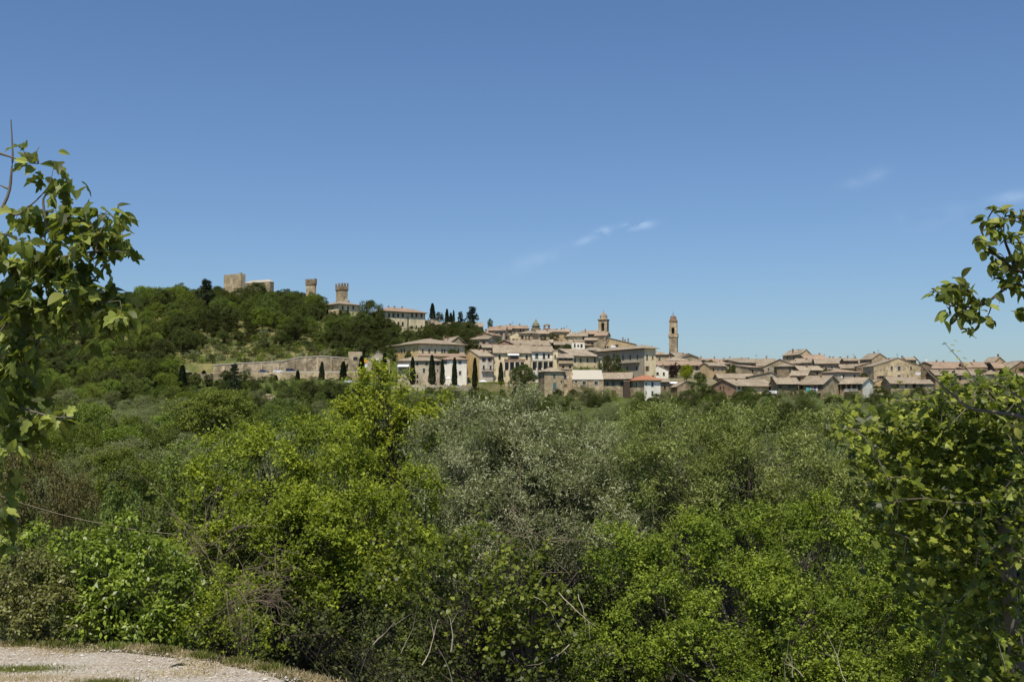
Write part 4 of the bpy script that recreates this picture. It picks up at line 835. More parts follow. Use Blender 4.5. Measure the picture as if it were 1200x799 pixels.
# --- front row right
h = H('jumbled_roof_house', 'stone house with stacked tan roofs in the middle of the right hand row', 878, 912, 463, 441, 455, yaw=-5, roof='perp', rise=1.8, ridge=.75, wall=ST_P, over=.7, wins=[('F',905,443.5,1.6,1.4)])
H('jumbled_roof_house', 'long house with pale ragged roof left of the stacked tan roofs', 842, 884, 470, 442.8, 455, yaw=3, roof='par', rise=1.8, wall=ST_B, over=.7, wins=row('F',[856,865,874],444.6,.9,.9), chim=[(862,.6),(850,.6)])
h = H('brown_gable_house', 'brown brick gable house with cream side wing and long tan roof at lower right', 862.5, 910, 436, 451.8, 467, yaw=28, side=833.5, roof='par', rise=2.6, wall=PL_C, swall=ST_R, over=.8, wins=[('S',844,454.5,.9,1.2),('S',848,454.8,.7,1.7),('F',866,454,.9,1.2),('F',903,456,1.6,2.0),('F',907,456,.9,2.0)])
h.balcony(896.5,911,461,1.1,.9)
h = H('brown_stone_house', 'brown stone house with shaded upper wall in the front row left of the teal towel', 911, 935.5, 434, 448.9, 470, yaw=4, roof='par', rise=2.1, wall=ST_B, over=1.1, wins=[('F',918,458,.8,1.2),('F',932,461,.9,1.9),('F',914,452,1.,1.),('F',925,452,1.,1.)])
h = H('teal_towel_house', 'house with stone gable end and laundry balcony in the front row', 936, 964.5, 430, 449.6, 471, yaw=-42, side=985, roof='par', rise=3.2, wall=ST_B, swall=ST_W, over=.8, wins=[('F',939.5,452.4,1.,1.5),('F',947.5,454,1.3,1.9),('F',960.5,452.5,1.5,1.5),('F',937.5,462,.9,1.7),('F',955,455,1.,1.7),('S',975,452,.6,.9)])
h.balcony(945,962,460,1.0,.9); h.dish(986.5,441.5)
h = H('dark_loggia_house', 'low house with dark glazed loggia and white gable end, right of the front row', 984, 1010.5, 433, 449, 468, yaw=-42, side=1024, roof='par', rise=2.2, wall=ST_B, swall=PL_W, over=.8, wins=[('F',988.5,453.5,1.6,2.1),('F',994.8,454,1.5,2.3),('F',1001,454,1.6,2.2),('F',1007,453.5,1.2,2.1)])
h.balcony(990,1006,458.5,.9,.9,m=CLOTH_W)
H('low_ochre_house', 'low ochre house tucked right of the white gable end', 1024, 1042, 450, 448, 458, yaw=0, roof='perp', rise=1.2, wall=PL_O, over=.3)
# --- far right
H('right_row_house', 'long house with pink roof seen through the maple sprig at right', 1087, 1131, 485, 431, 446, yaw=4, roof='par', rise=2.6, wall=ST_B, rf=RF_B, over=.8, wins=row('F',[1097,1108,1120],434,.9,1.2), chim=[(1097,1.),(1105,.8)])
H('right_row_house', 'house with pink roof between maple sprig and two storey house', 1131, 1156, 480, 430, 446, yaw=-4, roof='par', rise=2.1, wall=ST_G, rf=RF_B, over=.8, chim=[(1141,1.2)])
H('right_row_house', 'low tan roofed house in front of the pink roofs, partly behind maple leaves', 1096, 1150, 462, 439, 452, yaw=3, roof='par', rise=2.0, wall=ST_B, wins=row('F',[1110,1125],443))
h = H('two_storey_house', 'two storey house with stepped tan roofs and chimney rising at far right', 1166, 1178, 492, 423.6, 440, yaw=18, side=1153, roof='perp', rise=1.9, wall=PL_O, swall=PL_G, over=.5, chim=[(1171,1.6)], wins=[('F',1171,427,.8,.8),('S',1158,427.5,1.4,1.6)])
H('right_row_house', 'wide tan roofed house right of the two storey house', 1166, 1192, 476, 430.6, 446, yaw=-6, roof='par', rise=2.2, wall=ST_B, rf=RF_B)
H('right_row_house', 'brick gabled house cut by the right edge of the view', 1184, 1222, 470, 432, 448, yaw=4, roof='perp', rise=3.2, ridge=.35, wall=ST_R, over=.5)
0 and H('hill_house', 'small white walled house half hidden by the fig leaves on the far left slope', 24, 36, 330, 467, 474, yaw=8, roof='par', rise=1.2, depth=6, wall=ST_B, over=.4, wins=[('F',26,470),('F',33,470,1.6,1.,'pale')])
H('hill_house', 'roof of a house seen between fig leaves on the left ridge', 28, 62, 600, 372, 386, yaw=-5, roof='par', rise=2.4, wall=ST_P, rf=RF_P, over=.5, wins=row('F',[38,48],377))

# --- small houses packed into the gaps of the town
rf_ = random.Random(5); cnt = 0
def zf_(px, D): return ('left of the domed tower' if px < 700 else 'around the tall slender tower' if px < 840 else 'around the big stone gable' if px < 960 else 'around the big brick gable' if px < 1090 else 'at the far right')+(', lower rows' if D < 500 else ', upper rows')
for _ in range(2500):
    if cnt >= 58: break
    px = rf_.uniform(560, 1215); D = rf_.uniform(452, 585 if px < 760 else 548); x = (px-600)/F*D; w_ = rf_.uniform(6,10); d_ = rf_.uniform(6,9); r_ = max(w_,d_)*.5
    if any((a-x)**2+(b_-D)**2 < (q*.72+r_*.8)**2 for a, b_, q in TAKEN): continue
    if 764 < px < 830 and D < 500: continue
    if 700 < px < 730 and D < 490: continue
    zg = gz(x, D+d_/2); ev = zg+rf_.uniform(3.6,6.2); py = 480-ev*F/D; hw = w_/2*F/D
    wm = rf_.choice([ST_G,ST_W,ST_B,ST_P,PL_C,PL_G,PL_O]); wn = [('F', px+u*hw, py+v, .85, 1.3, rf_.choice(['plain','surr','shutg','openb'])) for u in (-.5,.05,.55) for v in (4.5,) if rf_.random() < .75]
    H('small_house', rf_.choice(['small stone or plaster house packed among the roofs, '])+zf_(px, D), px-hw, px+hw, D, py, py+12, yaw=rf_.choice([-1,1])*rf_.uniform(3,38), depth=d_, roof=rf_.choice(['par','par','perp','hip','shed']), rise=rf_.uniform(1.0,1.9), wall=wm, swall=wm, rf=rf_.choice([RF_A,RF_A,RF_B]), over=.6, wins=wn, group='small houses packed among the roofs, '+zf_(px, D)); cnt += 1
print('fillers', cnt)
# ------------------------------------------------------------------ hill road, walls
def wallstrip(name, label, pts, top, bot, th, mat, kind=None, cat=None):
    """pts: list of (px, D); top/bot py lists"""
    A = []; 
    for (px, D), tp, bt in zip(pts, top, bot):
        a = at(px, tp, D); z0 = at(px, bt, D).z; A.append((a.x, D, a.z, z0 if name == 'coping' else min(z0, gz(a.x, D)-.5)))
    b = MB()
    for i in range(len(A)-1):
        p, q = A[i], A[i+1]
        b.add([(p[0],p[1],p[3]),(q[0],q[1],q[3]),(q[0],q[1]+th,q[3]),(p[0],p[1]+th,p[3]),(p[0],p[1],p[2]),(q[0],q[1],q[2]),(q[0],q[1]+th,q[2]),(p[0],p[1]+th,p[2])], [(0,3,2,1),(4,5,6,7),(0,1,5,4),(2,3,7,6)]+([(3,0,4,7)] if i == 0 else [])+([(1,2,6,5)] if i == len(A)-2 else []))
    o = b.build(name, mat)
    return tag(o, label, cat) if cat else tag(o, kind=kind)
wallstrip('retaining_wall', 'high rubble retaining wall behind the parked cars on the hill road', [(250,480),(270,480),(300,480),(330,480),(350,480),(375,480),(385,480),(410,480)], [428,426.5,425,423.5,419,417.5,418,420], [437]*8, 1.2, ST_G, cat='wall')
for i_, (px_, tp_) in enumerate([(262,427.5),(284,426),(306,425),(326,424),(344,420.5),(358,419),(372,418),(388,418.5),(402,419.5)]):
    a = at(px_, tp_, 479.2); q = MB(); q.add([(a.x-.6,479.95,14.9),(a.x+.6,479.95,14.9),(a.x+.6,478.9,14.9),(a.x-.6,478.9,14.9),(a.x-.5,479.95,a.z-.3),(a.x+.5,479.95,a.z-.3),(a.x+.5,479.5,a.z-.5),(a.x-.5,479.5,a.z-.5)], [(0,1,2,3),(7,6,5,4),(3,2,6,7),(0,3,7,4),(1,5,6,2)]); o_ = q.build('buttress', ST_G, bpy.data.objects['retaining_wall'])
wallstrip('coping', None, [(250,479.8),(270,479.8),(300,479.8),(330,479.8),(350,479.8),(375,479.8),(385,479.8),(410,479.8)], [427.2,425.7,424.2,422.7,418.2,416.7,417.2,419.2], [428.1,426.6,425.1,423.6,419.1,417.6,418.1,420.1], 1.5, CONC).parent = bpy.data.objects['retaining_wall']
wallstrip('retaining_wall', 'rough stone wall holding up the hill road beneath the cars', [(225,462),(262,462),(300,462),(335,462),(380,462),(430,462)], [436.4]*6, [452]*6, 1., ST_W, cat='wall')
wallstrip('parapet_wall', 'low pale parapet along the edge of the hill road', [(333,462.2),(380,462.2),(430,462.2)], [434.9]*3, [437]*3, .35, CONC, cat='wall')
wallstrip('terrace_wall', 'curving terrace wall below the white parasols and cypress row', [(460,436),(478,434),(500,433),(520,433),(540,434),(552,436),(558,441)], [451.5,451,451,451.5,452.5,453,453.5], [466]*7, .8, ST_P, cat='wall')
wallstrip('field_wall', 'grey retaining wall among shrubs at the left end of the hill road', [(222,455),(240,455),(262,455)], [439,438,437], [446]*3, .5, ST_G, cat='wall')
V = []; 
pp = [(195,462.8),(225,462.6),(262,462.6),(300,462.6),(335,462.6),(380,462.6),(435,462.6)]
for px, D in pp: a = at(px, 434, D); V += [(a.x,D,15.44),(a.x*1.036,D+17.2,15.45)]
tag(link('hill_road', mesh('hill_road', V, [(2*i,2*i+2,2*i+3,2*i+1) for i in range(len(pp)-1)], plain('old_asphalt', (.2,.19,.17)))), kind='structure')
c = at(321, 484, 335)
# sandy track
V = []; P_ = [(318,492),(325,484),(330,475),(318,466)]
b = MB(); L_ = []
for x_, y_ in ((-88,386),(-85.5,396),(-85,406),(-88.5,416),(-95,425)):
    L_ += [(x_-2.6,y_,gz(x_-2.6,y_)+.12),(x_,y_,gz(x_,y_)+.2),(x_+2.6,y_,gz(x_+2.6,y_)+.12)]
SAND = plain('sandy_soil', (.46,.36,.25), .95)
tag(link('sandy_track', mesh('sandy_track', L_, [(3*i+j,3*i+j+1,3*i+j+4,3*i+j+3) for i in range(4) for j in (0,1)], SAND)), kind='structure')

# ------------------------------------------------------------------ cars and small things
def car(name, label, px, D, col, van=False, rz=0):
    a = at(px, 434, D); m = plain('paint_'+label.split()[0], col, .3, .6); r = empty(name, (a.x, D, 15.47), rz, label, 'car', 'cars parked on the hill road')
    if van: L, Hh, prof, gl = 4.6, 1.95, [(-2.3,.35),(2.25,.35),(2.3,.8),(2.1,1.02),(1.55,1.1),(-2.3,1.1)], [(-2.28,1.1),(1.55,1.1),(.85,1.9),(-2.2,1.93)]
    else: L, Hh, prof, gl = 4.2, 1.45, [(-2.1,.32),(2.05,.32),(2.1,.65),(1.95,.82),(1.0,.93),(-1.5,.95),(-2.05,.92)], [(-1.75,.94),(1.05,.93),(.35,1.42),(-1.15,1.45)]
    b = MB(); b.prism(prof, -.85, .85, 'y'); b.build('body', m, r)
    b = MB(); b.prism(gl, -.72, .72, 'y'); cb = b.build('cabin', m, r)
    n = len(gl); cx = sum(p[0] for p in gl)/n; cz = sum(p[1] for p in gl)/n
    for s in (-1,1):
        for (u0,u1) in ((.08,.46),(.52,.92)):
            b0 = gl[0][0]; b1 = gl[1][0]; t0_ = gl[3][0]; t1_ = gl[2][0]; z0 = gl[0][1]+.06; z1 = gl[3][1]-.1
            q = [(b0+(b1-b0)*u0,z0),(b0+(b1-b0)*u1,z0),(t0_+(t1_-t0_)*u1,z1),(t0_+(t1_-t0_)*u0,z1)]
            b = MB(); b.prism(q, s*.722-.004, s*.722+.012, 'y'); b.build('side_window', GLASS, cb)
    for x, z in ((1.3,.32),(-1.3,.32)):
        for s in (-1,1):
            b = MB(); nn_ = 14; V = [(.32*math.cos(2*PI*i/nn_), y_, .32*math.sin(2*PI*i/nn_)) for y_ in (-.1,.1) for i in range(nn_)]
            b.add(V, [tuple(range(nn_)), tuple(range(2*nn_-1,nn_-1,-1))]+[(i,i+nn_,(i+1)%nn_+nn_,(i+1)%nn_) for i in range(nn_)]); w_ = b.build('wheel', METAL, r, (x, s*.8, z))
            b = MB(); V = [(.18*math.cos(2*PI*i/nn_), s*.105, .18*math.sin(2*PI*i/nn_)) for i in range(nn_)]; b.add(V, [tuple(range(nn_))]); b.build('rim', CONC, w_)
    for s in (-1,1): b = MB(); b.box(prof[2][0]-.06,prof[2][0]+.02,s*.6-.15,s*.6+.15,.58,.72); b.build('headlight', CLOTH_W, r)
    return r
car('parked_car', 'dark blue car parked under the wall on the hill road, left of the white car', 309, 470, (.03,.05,.12))
car('parked_car', 'white car parked in the middle of the row on the hill road', 326.5, 469, (.75,.76,.78))
car('parked_van', 'dark blue van parked at the right end of the row on the hill road', 341.5, 470, (.02,.025,.07), True)
car('parked_car', 'pale silver car half hidden by shrubs at the left end of the hill road', 216, 471, (.55,.56,.58))
car('parked_car', 'white car seen small below the right end of the hill road', 409, 444, (.75,.76,.78), rz=.5).location.z = gz(at(409,434,444).x, 444)+.1
b = MB(); a0 = at(283, 434, 466); a1 = at(296.5, 434, 466)
r = empty('road_railing', (a0.x, 466, 15.47), 0, 'short wooden railing beside the hill road left of the parked cars', 'railing')
for i in range(7): b = MB(); x = (a1.x-a0.x)*i/6; b.box(x-.09,x+.09,-.09,.09,0,1.2); b.build('post', CONC, r)
for z in (.6,1.05): b = MB(); b.box(-.1,a1.x-a0.x+.1,-.14,-.095,z-.07,z+.07); b.build('rail', CONC, r)
def sign(px, D, py_o, label):
    a = at(px, 431, D); z0 = gz(a.x, D); r = empty('road_sign', (a.x, D, z0), 0, label, 'sign'); z = lambda py: at(px, py, D).z-z0
    b = MB(); b.cyl((0,0),.06,.06,0,z(419)); b.build('post', METAL, r)
    b = MB(); V = [(-.5,-.1,z(425)),(.6,-.1,z(425)),(.75,-.1,z(422.5)),(.35,-.1,z(419.5)),(-.2,-.1,z(419.3)),(-.55,-.1,z(422))]; b.prism([(v[0],v[2]) for v in V],-.16,-.08,'y'); b.build('orange_panel', CLOTH_O, r)
    b = MB(); b.box(-.25,.75,-.16,-.08,z(430.5),z(426.3)); b.build('white_panel', CLOTH_W, r)
sign(428.3, 448, 420, 'orange panel over a white panel on a post beside the gabled stone house')
def parasol(px, py, D, label, w_=2.0):
    a = at(px, py, D); z0 = gz(a.x, D); r = empty('parasol', (a.x, D, z0), .2, label, 'parasol'); h_ = a.z-z0
    b = MB(); b.cyl((0,0),.04,.04,0,max(h_,.6)); b.build('pole', CLOTH_W, r)
    b = MB(); n = 8; V = [(0,0,h_+.35)]+[(w_*math.cos(2*PI*i/n), w_*math.sin(2*PI*i/n), h_-.35) for i in range(n)]+[(w_*math.cos(2*PI*i/n), w_*math.sin(2*PI*i/n), h_-.55) for i in range(n)]
    b.add(V, [(0,1+i,1+(i+1)%n) for i in range(n)]+[(1+i,1+n+i,1+n+(i+1)%n,1+(i+1)%n) for i in range(n)]); b.build('canopy', CLOTH_W, r)
parasol(525.3, 442.5, 438.5, 'white parasol open on the terrace between two cypresses', 1.5)
parasol(566, 446.2, 440, 'white parasol above the clipped hedge below the iron balcony')
def chair(px, D, label, g='white chairs on the hotel terrace'):
    a = at(px, 450, D); z0 = at(px, 451.5, D).z-.3; z0 = max(z0, gz(a.x, D)); r = empty('garden_chair', (a.x, D, z0), random.uniform(-.6,.6), label, 'chair', g)
    b = MB(); b.box(-.35,.35,-.35,.35,.4,.46); b.build('seat', CLOTH_W, r); b = MB(); b.box(-.35,.35,.3,.35,.461,1.05); b.build('backrest', CLOTH_W, r)
    for sx in (-.3,.3):
        for sy in (-.3,.3): b = MB(); b.box(sx-.03,sx+.03,sy-.03,sy+.03,0,.398); b.build('leg', CLOTH_W, r)
for px in (522.5,525.5,535.3,538,540.3): chair(px, 437.5, 'white garden chair on the terrace among the right hand cypresses')
def laundry(px0, px1, py0, py1, D, cols, label, name='laundry'):
    a = at(px0, py0, D); c = at(px1, py1, D); r = empty(name, (a.x, D, c.z), 0, label, 'laundry'); W = c.x-a.x; Hh = a.z-c.z
    b = MB(); b.tube([(0,0,Hh),(W,0,Hh)],.02,4); b.build('line', METAL, r); x = 0; i = 0
    while x < W-.3:
        ww = random.uniform(.5,1.2); ww = min(ww, W-x); b = MB(); n = 5; z0 = Hh*random.uniform(0,.4)
        V = [(x+ww*k/n, .06*math.sin(k*2.1+i+z*2), z) for z in (z0, (z0+Hh)/2, Hh) for k in range(n+1)]
        b.add(V, [(j*(n+1)+k,j*(n+1)+k+1,(j+1)*(n+1)+k+1,(j+1)*(n+1)+k) for j in (0,1) for k in range(n)]); b.build('cloth', cols[i % len(cols)], r); x += ww+.08; i += 1
laundry(897.5,910.5,457.5,461.3,433.5,[CLOTH_W],'row of white laundry drying on the cream wing balcony')
laundry(944.5,949.8,427.3,432,523,[CLOTH_W,CLOTH_B],'white and lilac sheets hanging under the pinkish roof right of the tall stone house')
laundry(949.5,958.8,455,459.5,431,[CLOTH_W,CLOTH_W,CLOTH_B],'white laundry beside the teal towel on the front row balcony')
laundry(944.6,949.3,454,460,431.2,[CLOTH_T],'large teal towel hanging at the front row balcony')
laundry(1073,1079,436,439.5,459,[CLOTH_W],'small white cloths drying right of the big brick gable')

# ------------------------------------------------------------------ named trees in and around the town
def nm(pr, px, top, D, width, name, label, cat='tree', base=None, group=None, wscale=None):
    c = at(px, top, D); z0 = gz(c.x, D) if base is None else at(px, base, D).z
    h_ = max(c.z-z0, 1.); sc = h_/pr[2]; wr = (width/F*D/2)/pr[3]
    r = place(pr, c.x, D, z0, sc, name, label, cat, group, sx=wr/sc); return r
K = 'cypresses in a row before the stone wing'
for px, top, base, w_, D, lb in [(450.8,413.5,446,7.5,444,'leftmost cypress in front of the gabled stone house'),(483.6,418.5,452,6.8,436,'narrow cypress left of the small square window of the stone wing'),(506.3,416,452,8.2,436,'thickest and tallest cypress before the stone wing'),(518.6,421,452,5.8,436,'cypress just left of the white parasol'),(532.8,419,453,6.2,436.5,'cypress just right of the white parasol'),(556.6,419.5,455,6.4,438,'cypress in front of the yellow gable side'),(587,424.5,452,6.6,440,'cypress left of the pillared loggia')]:
    nm(CYP[int(px)%3], px, top, D, w_, 'cypress_tree', lb, base=base, group=K)
for px, top, base, w_, D, lb in [(268,436,452,9,455,'short dark cypress left of the ragged conifer crown'),(239,434,448,8,458,'small cypress before the left end of the road wall'),(424,417,442,8,452,'cypress at the right end of the hill road beside the orange panel'),(402.5,423.5,450,8.5,458,'broad cypress rising over the right half of the hill road wall'),(377.3,424,450,7,458,'slim cypress in front of the tallest part of the retaining wall'),(349,434,453,6.6,458,'small brownish cypress right of the parked van'),(323,439.5,458,8.5,450,'short dark cypress below the white car'),(297,444,462,7.5,440,'small dark cypress above the sandy track'),(214,428,468,11,430,'tall dark cypress at the left end of the hill road'),(196,434,470,11,425,'dark cypress immediately left of the tall one on the left slope'),(184,440,472,9,420,'leftmost dark cypress on the left slope'),(254,446,462,8,440,'little dark cypress under the grey field wall')]:
    nm(CYP[int(px)%3], px, top, D, w_, 'cypress_tree', lb, base=base)
for i, (px, top, base, w_, D, lb) in enumerate([(376.5,371,392,6.5,600,'low cypress under the left corner of the hilltop palace'),(383.5,363,390,5.5,600,'tallest of the cypresses left of the palace corner'),(389,366,390,4.5,602,'thin cypress hiding the palace side wall'),(399.5,364,390,6.5,598,'cypress before the near corner of the hilltop palace'),(407.5,363.5,390,6,600,'cypress before the right face of the hilltop palace'),(506.8,355.5,375,6.8,620,'tall skyline cypress right of the long palace'),(523.8,362,380,5,622,'taller of two skyline cypresses near the cedar'),(528.3,366.5,380,4.4,620,'shorter skyline cypress near the cedar'),(531.6,363.5,380,3.4,624,'slimmest skyline cypress near the cedar')]):
    nm(CYP[i%3], px, top, D, w_, 'cypress_tree', lb, base=base)
nm(CED, 553.5, 360.5, 590, 21, 'cedar_tree', 'large flat tiered cedar standing on the skyline above the yellow hotel', base=392)
nm(CED, 539.5, 366, 598, 12, 'cedar_tree', 'small tiered cedar left of the large one', base=388)
nm(SPR, 242, 325.5, 606, 34, 'spruce_tree', 'dark pointed conifer on the ridge left of the stone keep', base=392)
nm(SPR, 275, 424.5, 385, 24, 'spruce_tree', 'dark ragged conifer standing before the left part of the hill road', base=474)
for pr, px, top, D, w_, base, nm_, lb in [
 (DRK[0],514,366,618,14,378,'evergreen_tree','round dark tree between the skyline cypresses'),
 (DRK[1],436,352,560,34,395,'evergreen_tree','big dark tree masking the left end of the long palace'),
 (DRK[2],424,378,545,36,412,'evergreen_tree','dark spreading tree below the hilltop palace'),
 (DRK[0],446,372,535,34,412,'evergreen_tree','dark tree directly above the yellow hotel left roof'),
 (DRK[1],408,374,560,26,406,'evergreen_tree','dark bushy tree under the palace cypresses'),
 (DRK[2],460,384,520,22,408,'evergreen_tree','dark tree touching the left hip of the hotel roof'),
 (BRD[0],503,384,520,12,398,'green_tree','small green tree at the foot of the long palace wall'),
 (BRD[1],492,386,518,14,399,'green_tree','green bushes left of the drainpipe foot'),
 (DRK[0],515,385,522,16,400,'evergreen_tree','dark low tree over the hotel ridge'),
 (DRK[2],551,377,560,26,408,'evergreen_tree','dense dark tree under the large cedar'),
 (DRK[0],560,384,545,24,412,'evergreen_tree','dark tree right of the stone rear block'),
 (DRK[1],574,396,535,20,412,'evergreen_tree','dark tree below the grey stone gable'),
 (DRK[2],575,373.5,590,8,388,'evergreen_tree','small round tree on the skyline right of the cedar'),
 (BRD[2],584,397,528,14,408,'green_tree','green shrubby tree under the grey stone gable'),
 (DRK[1],611,427,440,38,464,'evergreen_tree','large round dark tree in front of the pillared loggia'),
 (BRD[0],705,420,470,10,446,'green_tree','green tree at the left end of the palace courtyard'),
 (DRK[2],713,416,468,13,446,'evergreen_tree','dark tree in the middle of the palace courtyard'),
 (DRK[0],722,415,466,14,446,'evergreen_tree','tallest dark tree against the shaded palace facade'),
 (BRD[1],731,432,455,13,446,'green_tree','low green tree under the palace balcony'),
 (BRD[0],685,430,452,16,438,'green_shrub','roof garden shrubs above the pale cream roof'),
 (PUR,789,425,478,13,448,'purple_tree','dark purple leaved tree right of the little white house'),
 (YEL,804,427,462,20,450,'yellow_green_tree','bright yellow green tree in front of the long tile house'),
 (DRK[1],832,422,505,20,452,'evergreen_tree','round dense green tree above the right hand roofs'),
 (BRD[1],845,428,498,14,448,'green_tree','lighter green tree between two round dark ones'),
 (DRK[2],860,427.5,500,19,446,'evergreen_tree','dark tree left of the broad tan roof'),
 (BRD[2],817,444,425,22,476,'green_tree','green tree hiding the left of the brown brick gable'),
 (DRK[0],830,452,420,22,482,'evergreen_tree','dark green tree in front of the brown brick gable'),
 (BRD[0],880,455,418,30,486,'green_tree','broad green tree below the cream side wing'),
 (DRK[1],868,458,412,26,488,'evergreen_tree','dark bushy tree left of the laundry balcony'),
 (BRD[1],900,463,415,24,486,'green_tree','green tree under the row of white laundry'),
 (OLV[0],920,460,415,24,486,'olive_tree','olive tree under the brown stone house'),
 (DRK[2],945,463,415,24,486,'evergreen_tree','dark tree below the teal towel'),
 (OLV[1],1000,457,418,26,484,'olive_tree','greyish tree under the dark glazed loggia'),
 (DRK[0],1030,452,424,30,480,'evergreen_tree','dark wide tree left of the low tan roof'),
 (OLV[2],1052,453,420,26,480,'olive_tree','grey green tree in front of the low tan roof'),
 (DRK[1],1074,454,420,28,480,'evergreen_tree','dark tree near the maple at right'),
 (OLV[0],1180,434,430,40,474,'olive_tree','large dark olive tree under the two storey house'),
 (OLV[1],1150,440,425,34,476,'olive_tree','dusky olive tree behind the maple leaves'),
 (OLV[1],688,452,412,40,482,'olive_tree','broad olive tree below the pale cream roof'),
 (OLV[2],665,460,408,30,484,'olive_tree','olive tree below the teal shuttered house'),
 (OLV[0],706,455,414,26,480,'olive_tree','olive tree just left of the garage door'),
 (OLV[1],675,470,402,30,490,'olive_tree','lowest olive tree on the grass bank'),
 (DRK[2],643,462,415,16,486,'evergreen_tree','dark green tree at the lower left corner of the teal shuttered house'),
 (OLV[2],780,456,420,22,484,'olive_tree','olive tree right of the red roofed house'),
 (OLV[0],565,456,425,24,484,'olive_tree','greyish olive below the clipped hedge'),
 (OLV[1],583,460,420,22,484,'olive_tree','olive tree below the cypress by the loggia'),
 (DRK[1],530,455,426,24,482,'evergreen_tree','dark tree beneath the terrace wall'),
 (BRD[2],350,452,405,34,492,'green_tree','green tree left in the dark clump under the hill road'),
 (DRK[0],338,455,398,30,500,'evergreen_tree','leftmost dark tree of the clump under the hill road'),
 (DRK[1],362,446,410,34,494,'evergreen_tree','dark tree at the centre of the clump under the hill road'),
 (DRK[2],384,447,414,34,494,'evergreen_tree','dark tree behind right in the clump under the hill road'),
 (DRK[0],402,450,412,28,494,'evergreen_tree','rightmost dark tree of the clump under the hill road'),
 (DRK[1],352,470,390,34,510,'evergreen_tree','low dark tree in front of the clump under the hill road'),
 (DRK[2],378,468,392,36,510,'evergreen_tree','low wide dark tree in front right of the same clump'),
 (DRK[1],299,464,375,15,486,'evergreen_tree','small round dark tree beside the sandy track'),
]:
    nm(pr, px, top, D, w_, nm_, lb, base=base)
# clipped hedge
a0 = at(559,448,436); a1 = at(592,448,436); n = 9000
P = np.stack([rng.uniform(a0.x,a1.x,n), rng.uniform(435.0,437.4,n), rng.uniform(0,1,n)],1); zt = a0.z; zb = gz((a0.x+a1.x)/2,436)-.3
P[:,2] = np.where(rng.random(n)<.35, zt, zb+(zt-zb)*P[:,2]); V, Q = leafquads(P, sph(n), sph(n)+np.array([0,-.4,.8]), rng.uniform(.15,.3,n), .12)
hd = link('clipped_hedge', mesh_np('clipped_hedge', V, Q, L_BR, rng.random(n))); tag(hd, 'long clipped green hedge on the terrace below the white balconied house', 'hedge')

# ------------------------------------------------------------------ scattered trees of the left slope
taken = list(TAKEN)
def ok(x, y, r, f=1.):
    for (a, b_, q) in taken:
        if (a-x)**2+(b_-y)**2 < ((q+r)*f)**2: return False
    return True
big = nm(RND, 262, 458, 188, 132, 'round_walnut_tree', 'very large round bright green tree in the middle of the left slope', base=560)
taken.append((big.location.x, 188, 8.5))
for px, top, D, w_, lb in [(40,528,62,120,'wide reddish brown tree low at the left edge'),(95,556,66,80,'smaller brownish tree beside the wide reddish brown one')]:
    r = nm(BRN, px, top, D, w_, 'brown_leaved_tree', lb); taken.append((r.location.x, D, 3))
for px, top, D, w_, lb in [(150,572,60,90,'dark green tree right of the brown trees above the glossy bush'),(225,545,70,80,'olive brown tree crossed by the wire'),(100,600,52,80,'dark tree just above the glossy bush')]:
    r = nm(BRD[int(px)%3], px, top, D, w_, 'green_tree', lb); taken.append((r.location.x, D, 3))
def scatter(n, px0, px1, D0, D1, rr, pick, test=None, f=.8, tries=4000):
    cnt = 0
    for _ in range(tries):
        if cnt >= n: break
        D = math.sqrt(random.uniform(D0*D0, D1*D1)); px = random.uniform(px0, px1); x = (px-600)/F*D
        if test and not test(px, D): continue
        r_ = rr*random.uniform(.75,1.25)
        if not ok(x, D, r_, f): continue
        taken.append((x, D, r_)); pick(x, D, r_, px); cnt += 1
    return cnt
GO = 'olive trees of the grove on the left slope'; GW = 'trees of the wooded hill below the fortress'; GB = 'broad leaved trees on the lower left slope'
def clump(px, D): return noise.noise(Vector((px*.012, D*.02, 3.3)))
def zlow(px, D):
    a = 'at the left edge' if px < 60 else 'left of the round walnut' if px < 190 else 'around the round walnut' if px < 300 else 'toward the dark clump'
    return a+', '+('near rows' if D < 170 else 'middle rows' if D < 260 else 'far rows')
def zhill(px, D):
    a = 'at the left edge' if px < 110 else 'left of the fortress keep' if px < 230 else 'under the fortress' if px < 330 else 'under the battlement towers'
    return a+', '+('low down' if D < 545 else 'halfway up' if D < 610 else 'near the top')
def pick_low(x, D, r_, px):
    q = clump(px, D)+random.uniform(-.25,.25)
    if q > -.12: pr, nm_, lb, g = random.choice(OLV), 'olive_tree', 'silvery olive tree of the grove, '+zlow(px,D), GO+', '+zlow(px,D)
    elif q > -.3: pr, nm_, lb, g = random.choice(BRB), 'light_green_tree', 'fresh green tree among the olives, '+zlow(px,D), GB+', '+zlow(px,D)
    else: pr, nm_, lb, g = random.choice(BRD), 'broadleaf_tree', 'dull green tree among the olives, '+zlow(px,D), GB+', '+zlow(px,D)
    sc = r_/pr[3]*1.25; place(pr, x, D, gz(x,D), sc*random.uniform(.85,1.05), nm_, lb, 'tree', g)
scatter(230, -60, 350, 100, 400, 3.4, pick_low, lambda px, D: not (285 < px < 345 and 315 < D < 392), .82, 6000)
